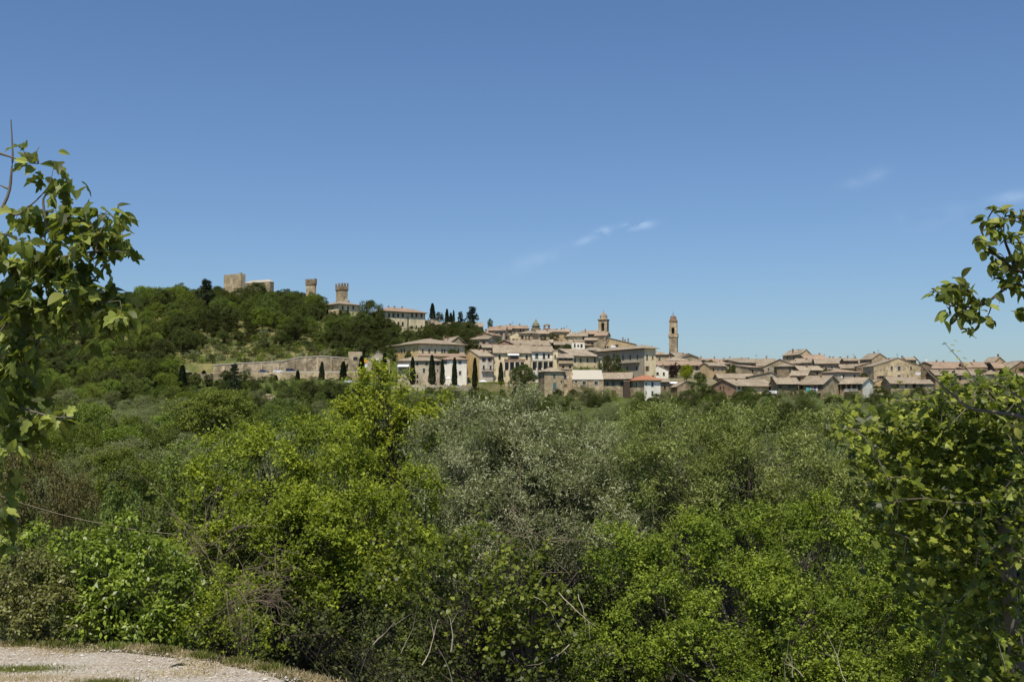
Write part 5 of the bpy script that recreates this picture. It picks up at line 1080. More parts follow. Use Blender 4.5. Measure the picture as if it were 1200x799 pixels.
def hillpick(x, D, r_, px):
    q = clump(px+500, D*1.3)+random.uniform(-.2,.2)
    if q > .04: pr, nm_, lb, g = random.choice(DRK), 'evergreen_tree', 'dark evergreen oak in the hill wood, '+zhill(px,D), GW+', dark, '+zhill(px,D)
    elif q > -.2: pr, nm_, lb, g = random.choice(BRD), 'hillside_tree', 'mid green tree in the hill wood, '+zhill(px,D), GW+', mid green, '+zhill(px,D)
    else: pr, nm_, lb, g = random.choice(BRB), 'light_green_tree', 'light green tree in the hill wood, '+zhill(px,D), GW+', light green, '+zhill(px,D)
    sc = r_/pr[3]*1.2; place(pr, x, D, gz(x,D)-.3, sc*random.uniform(.75,1.0), nm_, lb, 'tree', g)
def hill_ok(px, D):
    if 225 < px < 335 and D < 540: return False
    if 335 <= px < 425 and D < 512: return False
    if 200 < px <= 225 and D < 500: return False          # dry bank above the road
    if px > 372 and D > 555 : return False
    if px > 430: return False
    if 232 < px < 252 and 585 < D < 640: return False
    if 352 < px < 374 and D > 655: return False
    if 255 < px < 322 and D > 650: return False
    return True
scatter(330, -80, 450, 482, 690, 5.0, hillpick, hill_ok, .72, 9000)
# wood at mid slope left of the road
scatter(90, -80, 215, 400, 482, 4.6, hillpick, lambda px, D: px < 205, .74, 2500)
def townpick(x, D, r_, px):
    pr = random.choice(BSH[:2]+DRK[:2]); z_ = 'left below the hilltop palace' if px < 440 else 'between long palace and hotel' if px < 500 else 'below the skyline cypresses' if px < 560 else 'among the middle roofs' if px < 800 else 'among the right hand roofs'
    place(pr, x, D, gz(x,D)-.2, r_/pr[3]*1.1, 'town_tree', 'small garden tree or bush '+z_, 'tree', 'garden trees '+z_)
scatter(110, 385, 560, 474, 600, 3.2, townpick, None, .6, 4000)
scatter(110, 560, 1230, 434, 560, 2.0, townpick, None, .7, 4000)
# belt in front of the fortress walls so that trees hide their feet
for px, top, D, w_, pr in [(262,345,655,22,DRK[0]),(276,347,650,22,BRD[0]),(287,338,652,16,DRK[1]),(297,341,650,20,BRD[1]),(309,343,650,22,BRB[0]),(322,343,655,20,DRK[2]),(334,344,655,20,BRD[2]),(345,342,655,20,BRD[0]),(355,343,655,16,DRK[0]),(365,342,652,18,BRD[1]),(375,346,648,18,DRK[1]),(252,352,648,20,BRD[1]),(228,351,655,18,BRD[2]),(215,350,655,20,DRK[2]),(200,350,655,22,BRD[0]),(184,348,655,20,DRK[1]),(168,346,655,20,BRD[1]),(155,344,655,16,DRK[0]),(140,350,655,20,BRD[2]),(125,352,655,22,DRK[1])]:
    nm(pr, px, top, D, w_, 'ridge_tree', 'bushy tree on the ridge line around the fortress walls', group='trees on the fortress ridge', base=372)
GS = 'shrubs on the dry bank above the hill road'
def zb_(px, D): return ('left part' if px < 235 else 'below the keep' if px < 330 else 'below the battlement towers')+(', just above the wall' if D < 505 else ', higher up')
def shrub(x, D, r_, px):
    pr = random.choice(BSH); place(pr, x, D, gz(x,D)-.15, r_/pr[3], 'shrub', 'rounded shrub on the dry bank, '+zb_(px,D), 'shrub', GS+', '+zb_(px,D))
scatter(200, 160, 430, 483, 545, 2.5, shrub, None, .5, 5000)
scatter(30, 200, 335, 500, 545, 3.6, hillpick, None, .8, 900)
def shrub2(x, D, r_, px):
    pr = random.choice(BSH[:3]); place(pr, x, D, gz(x,D)-.15, r_/pr[3], 'shrub', 'rounded shrub below the walls of the hill road', 'shrub', 'shrubs below the hill road')
def zr(px): return 'left of the ragged conifer' if px < 268 else 'around the sandy track' if px < 335 else 'under the parked van' if px < 375 else 'toward the gatehouse'
scatter(70, 190, 440, 398, 449, 3.6, lambda x, D, r_, px: place(random.choice(BRD+DRK), x, D, gz(x,D)-.2, r_/4.4*.62, 'green_tree', 'low dense tree beneath the hill road wall, '+zr(px), 'tree', 'low trees beneath the hill road, '+zr(px)), lambda px, D: not (308 < px < 326 and D < 426) and D < (449 if px < 300 else 430), .5, 5000)
scatter(80, 190, 430, 398, 460, 1.9, shrub2, None, .5, 3000)
GV = 'shrubs along the lower edge of the town'
def zt(px): return 'under the cypress terrace' if px < 600 else 'under the stone barns' if px < 780 else 'under the front row houses' if px < 1000 else 'behind the maple'
def shrub3(x, D, r_, px):
    pr = random.choice(BSH); place(pr, x, D, gz(x,D)-.15, r_/pr[3]*1.1, 'shrub', 'rounded shrub on the green strip below the town, '+zt(px), 'shrub', GV+' '+zt(px))
GE = 'olive and green trees filling the strip below the town'
def striptree(x, D, r_, px):
    q = random.random(); pr, nm_, a_ = (random.choice(OLV), 'olive_tree', 'olive tree') if q < .5 else (random.choice(DRK), 'evergreen_tree', 'dark leafy tree') if q < .8 else (random.choice(BRD), 'broadleaf_tree', 'mid green tree')
    place(pr, x, D, gz(x,D)-.2, r_/pr[3]*(1.25 if nm_ == 'olive_tree' else 1.1)*(.62 if D > 392 else .9), nm_, a_+' in the strip '+zt(px)+(', close to the houses' if D > 395 else ', lower down'), 'tree', GE+' '+zt(px)+(' high ' if D > 395 else ' low ')+a_)
scatter(200, 440, 1230, 330, 424, 3.3, striptree, lambda px, D: not (655 < px < 735 and D < 392), .68, 6000)
scatter(90, 450, 1230, 380, 427, 2.6, shrub3, lambda px, D: not (640 < px < 730 and D < 400), .55, 6000)
scatter(70, 360, 1300, 60, 380, 3.6, lambda x, D, r_, px: place(random.choice(OLV), x, D, gz(x,D), 1.1, 'olive_tree', 'olive tree in the valley behind the foreground trees', 'tree', 'olive trees in the valley'), None, 1., 900)
# thicket right behind the foreground trees
for i, (px, top, D, w_) in enumerate([(180,600,40,170),(250,560,44,160),(330,560,42,170),(420,560,40,170),(520,560,44,170),(620,560,42,180),(720,560,44,180),(820,560,42,180),(920,560,44,180),(1020,540,42,180),(1120,520,40,180),(1200,500,40,180),(560,640,31,200),(760,640,31,200),(960,640,31,200),(360,640,31,180),(1130,600,30,200)]):
    nm(DRK[i%3] if i % 2 else BRD[i%3], px, top, D, w_, 'thicket_tree', 'dark tree of the dense thicket behind the '+('bright broadleaf tree' if px < 500 else 'silver grey olive' if px < 720 else 'dusty narrow leaved tree' if px < 1050 else 'right hand maple')+(', nearer' if D < 35 else ', farther'), group='thicket trees behind the foreground')

# tufts on the hill: scrub and grass as stuff
n = 90000; D = np.sqrt(rng.uniform(100**2, 680**2, n)); px = rng.uniform(-100, 700, n); x = (px-600)/F*D
kp = (px < 440) | ((D > 385) & (D < 425)); D = D[kp]; x = x[kp]; px = px[kp]; kp = ~((px > 190) & (px < 445) & (D > 460) & (D < 481)); D = D[kp]; x = x[kp]; n = len(x)
P = np.stack([x, D, ground(x, D)-.05], 1); L = rng.uniform(.3,.8,n)
V, Q = leafquads(P, sph(n)*.5+np.array([0,0,1.]), sph(n)+np.array([0,-1,.2]), L, L*.5)
tag(link('hillside_scrub', mesh_np('hillside_scrub', V, Q, L_GR, rng.random(n))), 'rough grass and low scrub covering the slopes between the trees', 'grass', kind='stuff')

# ------------------------------------------------------------------ near plants
NTRI = 0
def near(name, label, blobs, mat, L, W, lai=1.5, k=9, tl=.35, bark=BARK, droop=.2, cat='tree', puffs=26, trunk=None, seed=1, back=.35, rise=.55, flat=.6, r0=.09, twigs=.05, lump=.38, ysq=.9):
    """blobs: (px, py, rpx, D)"""
    rs = np.random.default_rng(seed); B = []
    for (px, py, rp, D) in blobs:
        c = at(px, py, D); r_ = max(rp/F*D-.3*tl-.0, rp/F*D*.6); B.append(((c.x, c.y, c.z), (r_, r_*ysq, r_)))
    Pc, Pr, Po = puff_points(B, puffs, lump=lump, rs=rs)
    mr = np.mean([b_[1][0] for b_ in B]); area = sum(4*PI*b_[1][0]**2 for b_ in B); nl = area*lai/(L*W*.5); per = nl/k/np.sum(Pr**2)
    V, Q, rnd, base, td, ln = spray_leaves(Pc, Pr, Po, per, k, L, W, tl, droop, back, rs, rise, flat)
    g = ground(V[:,0], V[:,1]); V[:,2] = np.maximum(V[:,2], g+.02)
    if trunk: root = np.array(trunk, float)
    else:
        q = np.array([b_[0] for b_ in B]).mean(0); root = np.array([q[0], q[1]+.6, 0.])
    root[2] = gz(root[0], root[1])-.3
    E_ = empty(name, tuple(root), 0, label, cat); cm = mesh_np(name+'_crown', V-root, Q, mat, rnd); link('crown', cm, E_)
    top = np.array([b_[0] for b_ in B]).mean(0); top[2] = top[2]*.6+.4*max(b_[0][2] for b_ in B); 
    tm = limb_mesh(name+'_trunk', (0,0,0), top-root, Pc-root, bark, r0, rs, .55); link('trunk', tm, E_)
    # twigs
    s = rs.random(len(base)) < twigs; parts = []
    bb = base[s]-root; tt = td[s]; ll = ln[s]
    nn_ = len(bb); a = bb-tt*ll[:,None]*.8; e = bb+tt*ll[:,None]*1.0; e[:,2] -= droop*ll
    sd = unit(np.cross(tt, [0,1.,.1])); up_ = unit(np.cross(sd, tt)); rad = .005+.0*ll
    ring = [sd*.006, (-sd*.5+up_*.87)*.006, (-sd*.5-up_*.87)*.006]
    VV = np.stack([a+ring[0]*1.6, a+ring[1]*1.6, a+ring[2]*1.6, e+ring[0]*.5, e+ring[1]*.5, e+ring[2]*.5], 1).reshape(-1,3); bq = np.arange(nn_)[:,None]*6
    QQ = np.concatenate([bq+np.array([0,1,4,3]), bq+np.array([1,2,5,4]), bq+np.array([2,0,3,5])])
    if nn_: tag(link('twigs', mesh_np(name+'_twigs', VV, QQ, bark), E_), kind='stuff')
    global NTRI; NTRI += 2*len(Q)+6*nn_
    return E_, Pc, root
near('field_maple_tree', 'tall sunlit yellow green tree topping the foreground left of centre', [(432,462,24,34),(465,470,30,34),(410,490,26,34),(440,505,40,34),(490,500,32,34),(425,540,42,34),(475,545,42,34),(445,437,9,34),(518,480,16,34.5)], L_YG, .105, .07, 1.15, seed=2, r0=.12, tl=.45)
near('broadleaf_tree', 'large bright green tree filling the left centre foreground', [(272,548,42,26),(318,560,48,26),(250,600,46,25.5),(310,630,58,25),(372,535,42,27),(395,590,60,25.5),(360,650,62,24.5),(430,640,60,24.5),(250,660,40,25),(470,590,44,26),(420,700,50,24),(330,700,42,24),(352,505,20,27),(300,520,22,27),(215,640,26,26),(480,660,40,24)], L_BR, .085, .055, 1.15, seed=3, r0=.14)
near('olive_tree', 'big silver grey olive tree in the middle of the foreground', [(560,526,50,28),(618,508,42,28),(600,562,62,27),(675,556,54,27.5),(530,575,54,27),(650,610,62,26.5),(580,625,56,26.5),(715,600,46,27),(700,532,34,28),(612,476,18,28.5),(520,526,34,28),(730,640,40,26.5),(560,670,40,26),(652,512,26,28),(584,490,18,28),(600,486,14,28)], L_OL, .1, .026, .95, k=10, bark=BARK_G, seed=4, r0=.16, tl=.4, flat=.9)
near('willow_tree', 'wide dusty green tree with narrow leaves right of centre', [(775,536,44,27),(840,530,46,27),(905,532,48,27),(965,542,46,27),(800,575,58,26.5),(870,580,60,26),(940,590,58,26),(1000,580,48,26),(760,600,40,26.5),(1000,525,30,27),(748,502,20,28),(815,498,16,27.5),(885,498,16,27.5),(940,502,16,27.5),(770,488,12,28),(850,490,12,28),(1040,560,40,26)], L_WI, .1, .024, .95, k=10, bark=BARK_G, seed=5, r0=.14, tl=.4, flat=.9)
near('privet_bush', 'dense small leaved green bush along the bottom right', [(740,680,52,21),(800,665,56,21),(870,650,52,21.5),(940,660,56,21),(1010,670,56,21),(770,740,62,20),(850,730,66,20),(930,740,66,19.5),(1010,750,66,19.5),(1080,740,60,20),(720,780,50,19.5),(820,800,60,19),(900,810,50,19),(1000,820,50,18.5),(1090,810,56,18.5),(1050,640,40,22),(880,618,24,22),(900,700,40,20)], L_MD, .06, .038, 1.05, k=10, cat='bush', seed=6, r0=.06, tl=.3)
near('sycamore_sapling', 'leafy sapling with bright tip growing from the dark hollow at bottom centre', [(575,632,26,18.6),(560,670,34,18.4),(610,665,28,18.6),(600,710,40,18.2),(535,650,26,18.6),(500,690,34,18.2),(640,730,36,18),(560,740,40,18),(620,780,44,17.8),(660,770,34,18),(470,640,26,18.8),(450,690,28,18.4)], L_MP, .085, .07, .85, k=7, cat='sapling', seed=7, r0=.05, tl=.35, flat=.45)
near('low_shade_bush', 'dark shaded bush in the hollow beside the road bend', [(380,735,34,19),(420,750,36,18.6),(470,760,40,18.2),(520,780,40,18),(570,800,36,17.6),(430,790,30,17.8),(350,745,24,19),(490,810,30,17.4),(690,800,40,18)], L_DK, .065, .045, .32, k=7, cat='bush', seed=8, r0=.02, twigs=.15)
near('glossy_laurel_bush', 'glossy bright green bush beside the road at lower left', [(150,640,36,20.4),(125,680,42,20.2),(175,680,44,20.2),(205,705,38,20.2),(150,715,44,19.9),(110,720,36,19.9),(190,735,30,19.9),(215,730,24,20),(85,655,28,20.4),(45,640,24,20.8),(15,645,22,20.8),(70,680,26,20.3)], L_IV, .1, .05, 1.15, k=7, cat='bush', seed=9, r0=.05, tl=.3, droop=.5, rise=.3)
near('brown_green_bush', 'brownish green bush at the left edge beside the glossy bush', [(15,675,36,19.9),(50,690,36,19.8),(20,720,40,19.7),(65,722,34,19.7),(-20,700,40,19.8),(90,735,24,19.7)], L_BI, .07, .04, 1.15, k=8, cat='bush', seed=10, r0=.05, tl=.3, droop=.5, rise=.2, bark=TWIG_D)
near('roadside_shrub', 'low green shrub at the road edge under the dead twigs', [(238,735,26,19.8),(262,720,26,20),(225,700,20,20.6),(290,745,24,19.6),(320,755,20,19.2),(270,690,26,21)], L_BR, .06, .04, 1.0, k=8, cat='bush', seed=12, r0=.03)

# dead twig tangles: each one thing
def deadtwigs(name, label, px, py, D, n, Lpx, spread, mat, seed, ang=90, rad=.012, curve=.25, pos=.45):
    rs = np.random.default_rng(seed); parts = []; c = at(px, py, D); z0 = gz(c.x, D); root = np.array([c.x, D, z0])
    for i in range(n):
        a = math.radians(ang+rs.normal(0, spread)); ln = Lpx/F*D*rs.uniform(.4,1.1); p0 = np.array([c.x, D, c.z])-root+rs.normal(0,[1,.4,.8],3)*Lpx/F*D*pos
        d = np.array([math.cos(a), rs.normal(0,.35), math.sin(a)]); nrm = np.cross(d, [0,1,0])*rs.normal(0,curve)
        s = np.linspace(0,1,7)[:,None]; pts = p0+d*s*ln+nrm*ln*s**2+rs.normal(0,.012,(7,3)).cumsum(0)
        r_ = rad*rs.uniform(.5,1.2); parts.append(tube_np(pts, r_*(1-.8*s[:,0]), 4))
        for q in range(rs.integers(1,4)):
            j = rs.integers(2,6); dd = d+rs.normal(0,.7,3); s2 = np.linspace(0,1,4)[:,None]; parts.append(tube_np(pts[j]+dd*s2*ln*.3, r_*.5*(1-.8*s2[:,0]), 3))
    V, Q = join_np(parts); o = link(name, mesh_np(name, V, Q, mat, smooth=True)); o.location = root; tag(o, label, 'dead branches'); return o
deadtwigs('dead_branches', 'tangle of bare grey twigs hanging over the road edge at lower left', 300, 690, 19.2, 80, 55, 75, TWIG_D, 21, ang=-75, rad=.006)
deadtwigs('dead_branches', 'pale curved dry stems standing in the dark hollow at bottom centre', 485, 795, 16.8, 6, 80, 22, TWIG, 22, ang=70, rad=.013)
deadtwigs('dead_branches', 'thin pale dead twigs drooping under the silver grey olive', 655, 700, 17.6, 6, 55, 20, TWIG, 23, ang=-60, rad=.011)
deadtwigs('dead_branches', 'fine bare branches in the shade inside the silver grey olive', 620, 640, 24.5, 34, 55, 70, TWIG_D, 24, ang=100, rad=.008)
deadtwigs('dead_branches', 'few pale dry stalks sticking out of the small leaved bush at bottom right', 950, 790, 17.2, 5, 55, 35, TWIG, 25, ang=120, rad=.011)
deadtwigs('dead_branches', 'upright bare twigs in the left centre tree', 225, 660, 23.5, 40, 70, 30, TWIG_D, 26, ang=85, rad=.010)

# ------------------------------------------------------------------ close trees with leaves as separate parts
def leafshape(name, outline, mat, rnd, fold=.18, droop=.25):
    """outline: right half (x>=0, y 0..1) of a leaf of unit length; folded along the midrib"""
    half = outline; V = []; Fc = []
    mid = [(0., y) for _, y in half]
    zf = lambda x, y: abs(x)*fold-droop*y*y
    n = len(half)
    for (x, y) in mid: V.append((0,y,zf(0,y)))
    for s in (1,-1):
        b0 = len(V)
        for (x, y) in half: V.append((s*x, y, zf(x,y)))
        for i in range(n-1):
            q = (i, b0+i, b0+i+1, i+1) if s == 1 else (i, i+1, b0+i+1, b0+i)
            Fc.append(q)
    me = mesh(name, V, Fc, mat); a = me.attributes.new('rnd','FLOAT','FACE'); a.data.foreach_set('value', [rnd]*len(me.polygons)); return me
FIG_O = [(.0,0),(.14,.03),(.30,.12),(.33,.26),(.19,.36),(.19,.45),(.28,.62),(.22,.74),(.12,.71),(.10,.86),(.0,1)]
OVAL_O = [(0,0),(.2,.15),(.31,.38),(.3,.6),(.19,.82),(0,1)]
MAP_O = [(0,0),(.3,.03),(.5,.22),(.3,.3),(.48,.52),(.45,.68),(.16,.58),(.14,.78),(0,1)]
def leafset(nm_, o, mat): return [leafshape(nm_, o, mat, r_, fo, dr) for r_, fo, dr in ((.1,.45,.45),(.35,.3,.3),(.55,.6,.6),(.8,.4,.2),(.95,.25,.5),(.45,-.3,.7))]
FIGL = leafset('fig_leaf', FIG_O, L_FG)+leafset('fig_leaf_plain', [(0,0),(.17,.06),(.29,.22),(.31,.4),(.27,.58),(.17,.78),(0,1)], L_FG)[:4]; OVL = leafset('oval_leaf', OVAL_O, L_FG); MPL = leafset('maple_leaf', MAP_O, L_MP)
def addleaf(meshes, root, P, d, nrm, L, rs):
    d = Vector(d).normalized(); nrm = Vector(nrm); s = d.cross(nrm); s.normalize(); nrm = s.cross(d)
    M4 = Matrix((( s.x, d.x, nrm.x, P[0]),(s.y, d.y, nrm.y, P[1]),(s.z, d.z, nrm.z, P[2]),(0,0,0,1)))
    o = bpy.data.objects.new('leaf', meshes[rs.integers(0,len(meshes))]); C.objects.link(o); o.parent = root
    o.matrix_basis = M4 @ Matrix.Scale(L, 4); return o
def branchy(name, label, cat, rootpt, D, lines, clusters, meshes, L, nleaf, bark, seed, trunk_top, trunk_r=.09, hang=.5, depth=.5, stuff=0, stuffmat=None, stuffarg=None):
    """lines: polylines in view coordinates given real depth; clusters: (px,py,rpx,weight)"""
    rs = np.random.default_rng(seed); rz = gz(rootpt[0], rootpt[1]); root = empty(name, (rootpt[0], rootpt[1], rz), 0, label, cat); R = np.array([rootpt[0], rootpt[1], rz])
    parts = []; tt = np.array(trunk_top)-R
    s = np.linspace(0,1,8)[:,None]; tp = tt*s+np.concatenate([.12*np.sin(s*5), .1*np.sin(s*4+1), s*0], 1)-np.array([0,0,.3])*(1-s); parts.append(tube_np(tp, trunk_r*(1-.5*s[:,0]), 10))
    allp = []
    for ln in lines:
        r0, pts = ln[0], ln[1:]; W_ = [np.array(at(*q[:2], q[2] if len(q) > 2 else D))-R for q in pts]
        if r0 > .0165: W_ = [tt*rs.uniform(.7,1.0)]+W_
        # smooth
        P = np.array(W_); tpar = np.linspace(0, len(P)-1, (len(P)-1)*5+1); Pi = np.stack([np.interp(tpar, np.arange(len(P)), P[:,q]) for q in range(3)],1)
        Pi = Pi+np.concatenate([np.zeros((1,3)), rs.normal(0,.006,(len(Pi)-1,3)).cumsum(0)*.6])
        for q in range(2): Pi[1:-1] = (Pi[:-2]+Pi[1:-1]*2+Pi[2:])/4
        parts.append(tube_np(Pi, r0*(1-.8*np.linspace(0,1,len(Pi))), 6))
        if not (name == 'maple_tree' and r0 in (.016,.012,.0065)): allp.append(Pi)
    AP = np.concatenate(allp); tw = []
    wsum = sum(c_[3] for c_ in clusters); LP = []
    for (px, py, rp, wt) in clusters:
        n = nleaf*wt/wsum; c = np.array(at(px, py, D))-R; r_ = rp/F*D; nt_ = max(1, int(round(n/5)))
        for i in range(nt_):
            q = c+rs.normal(0,1,3)*np.array([r_*.5, r_*.5+depth*.1, r_*.5]); j = np.argmin(np.linalg.norm(AP-q, axis=1)); a = AP[j]
            if np.linalg.norm(q-a) < .02: q = q+np.array([0,0,.05])
            tw.append(tube_np([a, a*.5+q*.5+rs.normal(0,.015,3), q], [.005,.0035,.002], 4)); AP = np.concatenate([AP, [a*.4+q*.6], [q]])
            for k_ in range(5):
                f = rs.uniform(.35,1.05); P = a+(q-a)*f+rs.normal(0,.25,3)*L
                d = unit(rs.normal(0,.75,3)+unit(q-a)*.5+np.array([0,-.1,-hang])); nn_ = unit(rs.normal(0,.45,3)+np.array([0,-.35,.8])); LP.append((P, d, nn_, L*rs.uniform(.6,1.15)))
    V, Q = join_np(parts+tw); link('branches', mesh_np(name+'_branches', V, Q, bark, smooth=True), root)
    LP.sort(key=lambda q: -q[3])
    for (P, d, nn_, l_) in LP[:300]: addleaf(meshes, root, P, d, nn_, l_, rs)
    if len(LP) > 300 and name != 'maple_tree':       # the smaller leaves past the first 300, joined
        VV = []; FF = []; RR = []
        for (P, d, nn_, l_) in LP[300:]:
            mm_ = meshes[rs.integers(0,len(meshes))]; dv = Vector(d).normalized(); sv = dv.cross(Vector(nn_)).normalized(); nv = sv.cross(dv); b0 = len(VV)
            for v in mm_.vertices: q = Vector(P)+(sv*v.co.x+dv*v.co.y+nv*v.co.z)*l_; VV.append(tuple(q))
            for f in mm_.polygons: FF.append(tuple(i_+b0 for i_ in f.vertices)); 
            RR += [float(rs.random())]*len(mm_.polygons)
        me = mesh(name+'_small_leaves', VV, FF, mm_.materials[0]); a_ = me.attributes.new('rnd','FLOAT','FACE'); a_.data.foreach_set('value', RR); tag(link('small_leaves', me, root), kind='stuff')
    rest = LP[300:]
    return root, R, rs, rest, AP
# fig tree on the left
figc = [(55,195,18,4),(75,215,14,4),(40,245,16,4),(85,250,14,5),(60,285,20,6),(110,265,20,7),(135,255,14,5),(125,285,18,6),(95,300,20,6),(140,290,10,3),(70,320,22,6),(20,255,16,4),(10,300,20,5),(35,330,20,6),(105,335,18,5),(130,345,16,4),(145,370,14,4),(90,360,18,5),(50,370,20,6),(15,370,20,6),(115,385,12,3),(20,410,16,5),(10,450,16,4),(40,485,12,2.5),(75,490,8,1.5),(5,500,12,3),(15,530,10,2),(5,340,18,5),(0,420,14,4),(0,270,10,3),(62,345,16,5),(155,375,8,2),(130,372,16,5),(110,345,18,5),(75,380,14,4),(30,300,18,6),(60,310,16,5),(8,585,10,3),(5,615,10,3),(25,400,14,4),(5,640,8,2),(90,330,18,5),(12,430,14,4),(35,440,12,3),(8,470,12,4),(25,500,12,3),(50,490,10,2.5),(8,520,12,3),(4,560,10,3),(28,460,12,3),(40,420,12,3)]
figl = [(.022,(-40,420,10),(5,330,10),(30,290,10),(55,270,10),(75,255,9.9)),(.02,(-40,330,10),(30,310,10),(90,300,9.9),(130,295,9.9),(150,300,9.8)),(.025,(-30,300,10),(10,230,10.1),(16,190,10.1),(14,142,10.1)),(.014,(12,222,10.1),(-5,215,10.1)),
 (.012,(0,245,10),(20,255,10),(40,240,10),(55,220,10),(58,198,10)),(.014,(55,270,10),(50,230,10),(72,222,10),(85,210,10)),(.02,(-40,380,10),(20,370,10),(60,372,10),(100,360,10),(140,355,9.9)),(.018,(-40,440,10),(20,440,10),(50,400,10),(35,380,10),(22,420,10.1)),(.016,(-30,470,10),(20,480,10),(60,492,9.9),(85,492,9.9)),(.014,(0,180,10.1),(30,190,10.1)),(.009,(45,192,10),(42,178,10),(46,170,10)),(.012,(-20,420,10.1),(25,350,10.1),(10,300,10.1)),(.013,(110,300,9.9),(118,270,9.9),(130,250,9.9)),(.012,(-30,540,10),(10,520,10),(20,560,10))]
branchy('fig_tree', 'leafy fig branches reaching in from the left edge against the sky', 'tree', (-6.6,10.2), 10, figl, figc, FIGL, .16, 1150, BARK_G, 31, (-6.0,10.1,1.2), .14, .55, 1.2)
# plum branch on the right
plc = [(1160,260,12,4),(1180,245,12,4),(1150,285,12,4),(1175,275,14,6),(1195,270,14,5),(1165,310,14,5),(1185,320,14,6),(1200,300,16,5),(1200,340,10,3),(1105,345,12,5),(1125,340,12,5),(1145,345,14,6),(1120,370,10,3),(1140,362,12,5),(1160,350,12,4),(1130,385,5,1),(1195,372,6,1.5),(1210,250,20,4),(1215,320,20,5),(1225,280,20,5),(1165,372,6,1)]
plc += [(1188,500,9,3),(1195,560,8,3),(1185,575,7,2),(1198,640,8,3),(1192,655,8,2),(1200,690,7,2)]
pll = [(.01,(1260,510,7),(1210,500,7),(1180,497,7)),(.009,(1260,590,7),(1210,575,7),(1178,562,7)),(.009,(1260,680,7),(1205,660,7),(1185,640,7)),(.022,(1260,330,7),(1215,325,7),(1185,315,7),(1160,290,7),(1150,270,7)),(.018,(1260,345,7),(1200,335,7),(1180,330,7),(1150,355,7),(1120,355,7),(1100,350,7)),(.012,(1190,315,7),(1180,280,7),(1178,250,7)),(.02,(1260,280,7.1),(1220,270,7.1),(1190,260,7.1)),(.01,(1250,380,7),(1210,372,7),(1195,368,7)),(.007,(1150,352,7),(1162,358,7),(1172,358,7)),(.008,(1140,356,7),(1132,372,7),(1128,388,7))]
branchy('plum_tree', 'plum branch with oval leaves reaching in from the right edge against the sky', 'tree', (4.4,7.4), 7, pll, plc, OVL, .08, 430, BARK, 32, (4.0,7.1,1.1), .09, .35, .6)
rs_ = np.random.default_rng(77); pr_ = bpy.data.objects['plum_tree']; Rr = np.array(pr_.location)
Pc, Pr, Po = puff_points([((5.6,6.6,2.5),(1.5,1.5,1.3)),((5.0,7.6,3.0),(1.2,1.2,1.0)),((6.8,8.2,2.2),(1.6,1.5,1.5))], 30, rs=rs_)  # unseen crown out of view, added to shade the maple
kk = (Pc[:,0]-.45) > Pc[:,1]*.47; Pc, Pr, Po = Pc[kk], Pr[kk], Po[kk]
V, Q, rnd, *_ = spray_leaves(Pc, Pr*.8, Po, 420, 6, .075, .045, .22, .1, rs=rs_)
tag(link('leaf_mass', mesh_np('plum_shade_crown', V-Rr, Q, L_FG, rnd), pr_), kind='stuff')
# maple on the right: big lobed leaves, largest 300 as parts, the rest one stuff part
mpc = [(1130,472,20,4),(1165,478,22,5),(1100,486,22,5),(1190,470,18,4),(1112,448,9,1),(1150,452,9,1),(1186,444,10,1),(1062,500,24,6),(1034,508,22,3.5),(1003,488,12,1.2),(985,500,8,.4),(1012,530,14,1),(1045,575,24,3),(1090,510,30,7),(1140,510,34,8),(1180,500,28,7),(1040,540,30,7),(1090,560,34,8),(1150,560,36,9),(1190,560,28,7),(1060,600,30,7),(1110,620,36,8),(1170,620,36,8),(1080,660,30,6),(1140,680,36,7),(1190,690,30,6),(1100,720,30,4),(1160,750,36,5),(1200,750,24,4),(1025,600,18,1.2),(1120,790,30,3),(1180,790,30,4),(1200,640,20,4)]
mpl = [(.0166,(1260,700,9.4),(1200,600,9.3),(1150,520,9.2),(1120,460,9.2)),(.0165,(1260,640,9.5),(1180,560,9.4),(1100,520,9.3),(1040,500,9.2),(1010,485,9.1)),(.0165,(1260,760,9.4),(1180,680,9.3),(1100,620,9.2),(1040,590,9.1)),(.02,(1260,520,8.3),(1200,480,8.3),(1160,460,8.3)),(.016,(1250,505,7.6),(1190,484,7.6),(1140,478,7.5),(1110,450,7.5),(1090,428,7.5),(1077,414,7.5)),(.0065,(1165,470,8.2),(1140,440,8.2),(1125,420,8.2),(1110,402,8.2)),(.02,(1260,800,9.4),(1180,760,9.3),(1120,720,9.3)),(.012,(1230,500,7.6),(1200,470,7.6),(1180,455,7.6),(1160,445,7.6))]
root, R, rs, rest, AP = branchy('maple_tree', 'dark leafy maple crowding the right edge with bare twig and thin sprig on top', 'tree', (4.3,9.0), 8.2, mpl, mpc, MPL, .075, 300, BARK_G, 33, (3.9,8.7,-.8), .1, .25, 2.0)
for (px, py, dx) in [(1110,402,-1),(1114,405,1),(1119,411,-1),(1121,412,1),(1126,420,-1),(1128,419,1),(1134,427,-1),(1136,425,1),(1117,399,1),(1142,434,1)]:
    P = np.array(at(px, py, 8.2))-R; addleaf(OVL, root, P, (dx*.9, rs.normal(0,.3), rs.normal(0,.3)+.1), (0,-.4,.9), .034, rs)
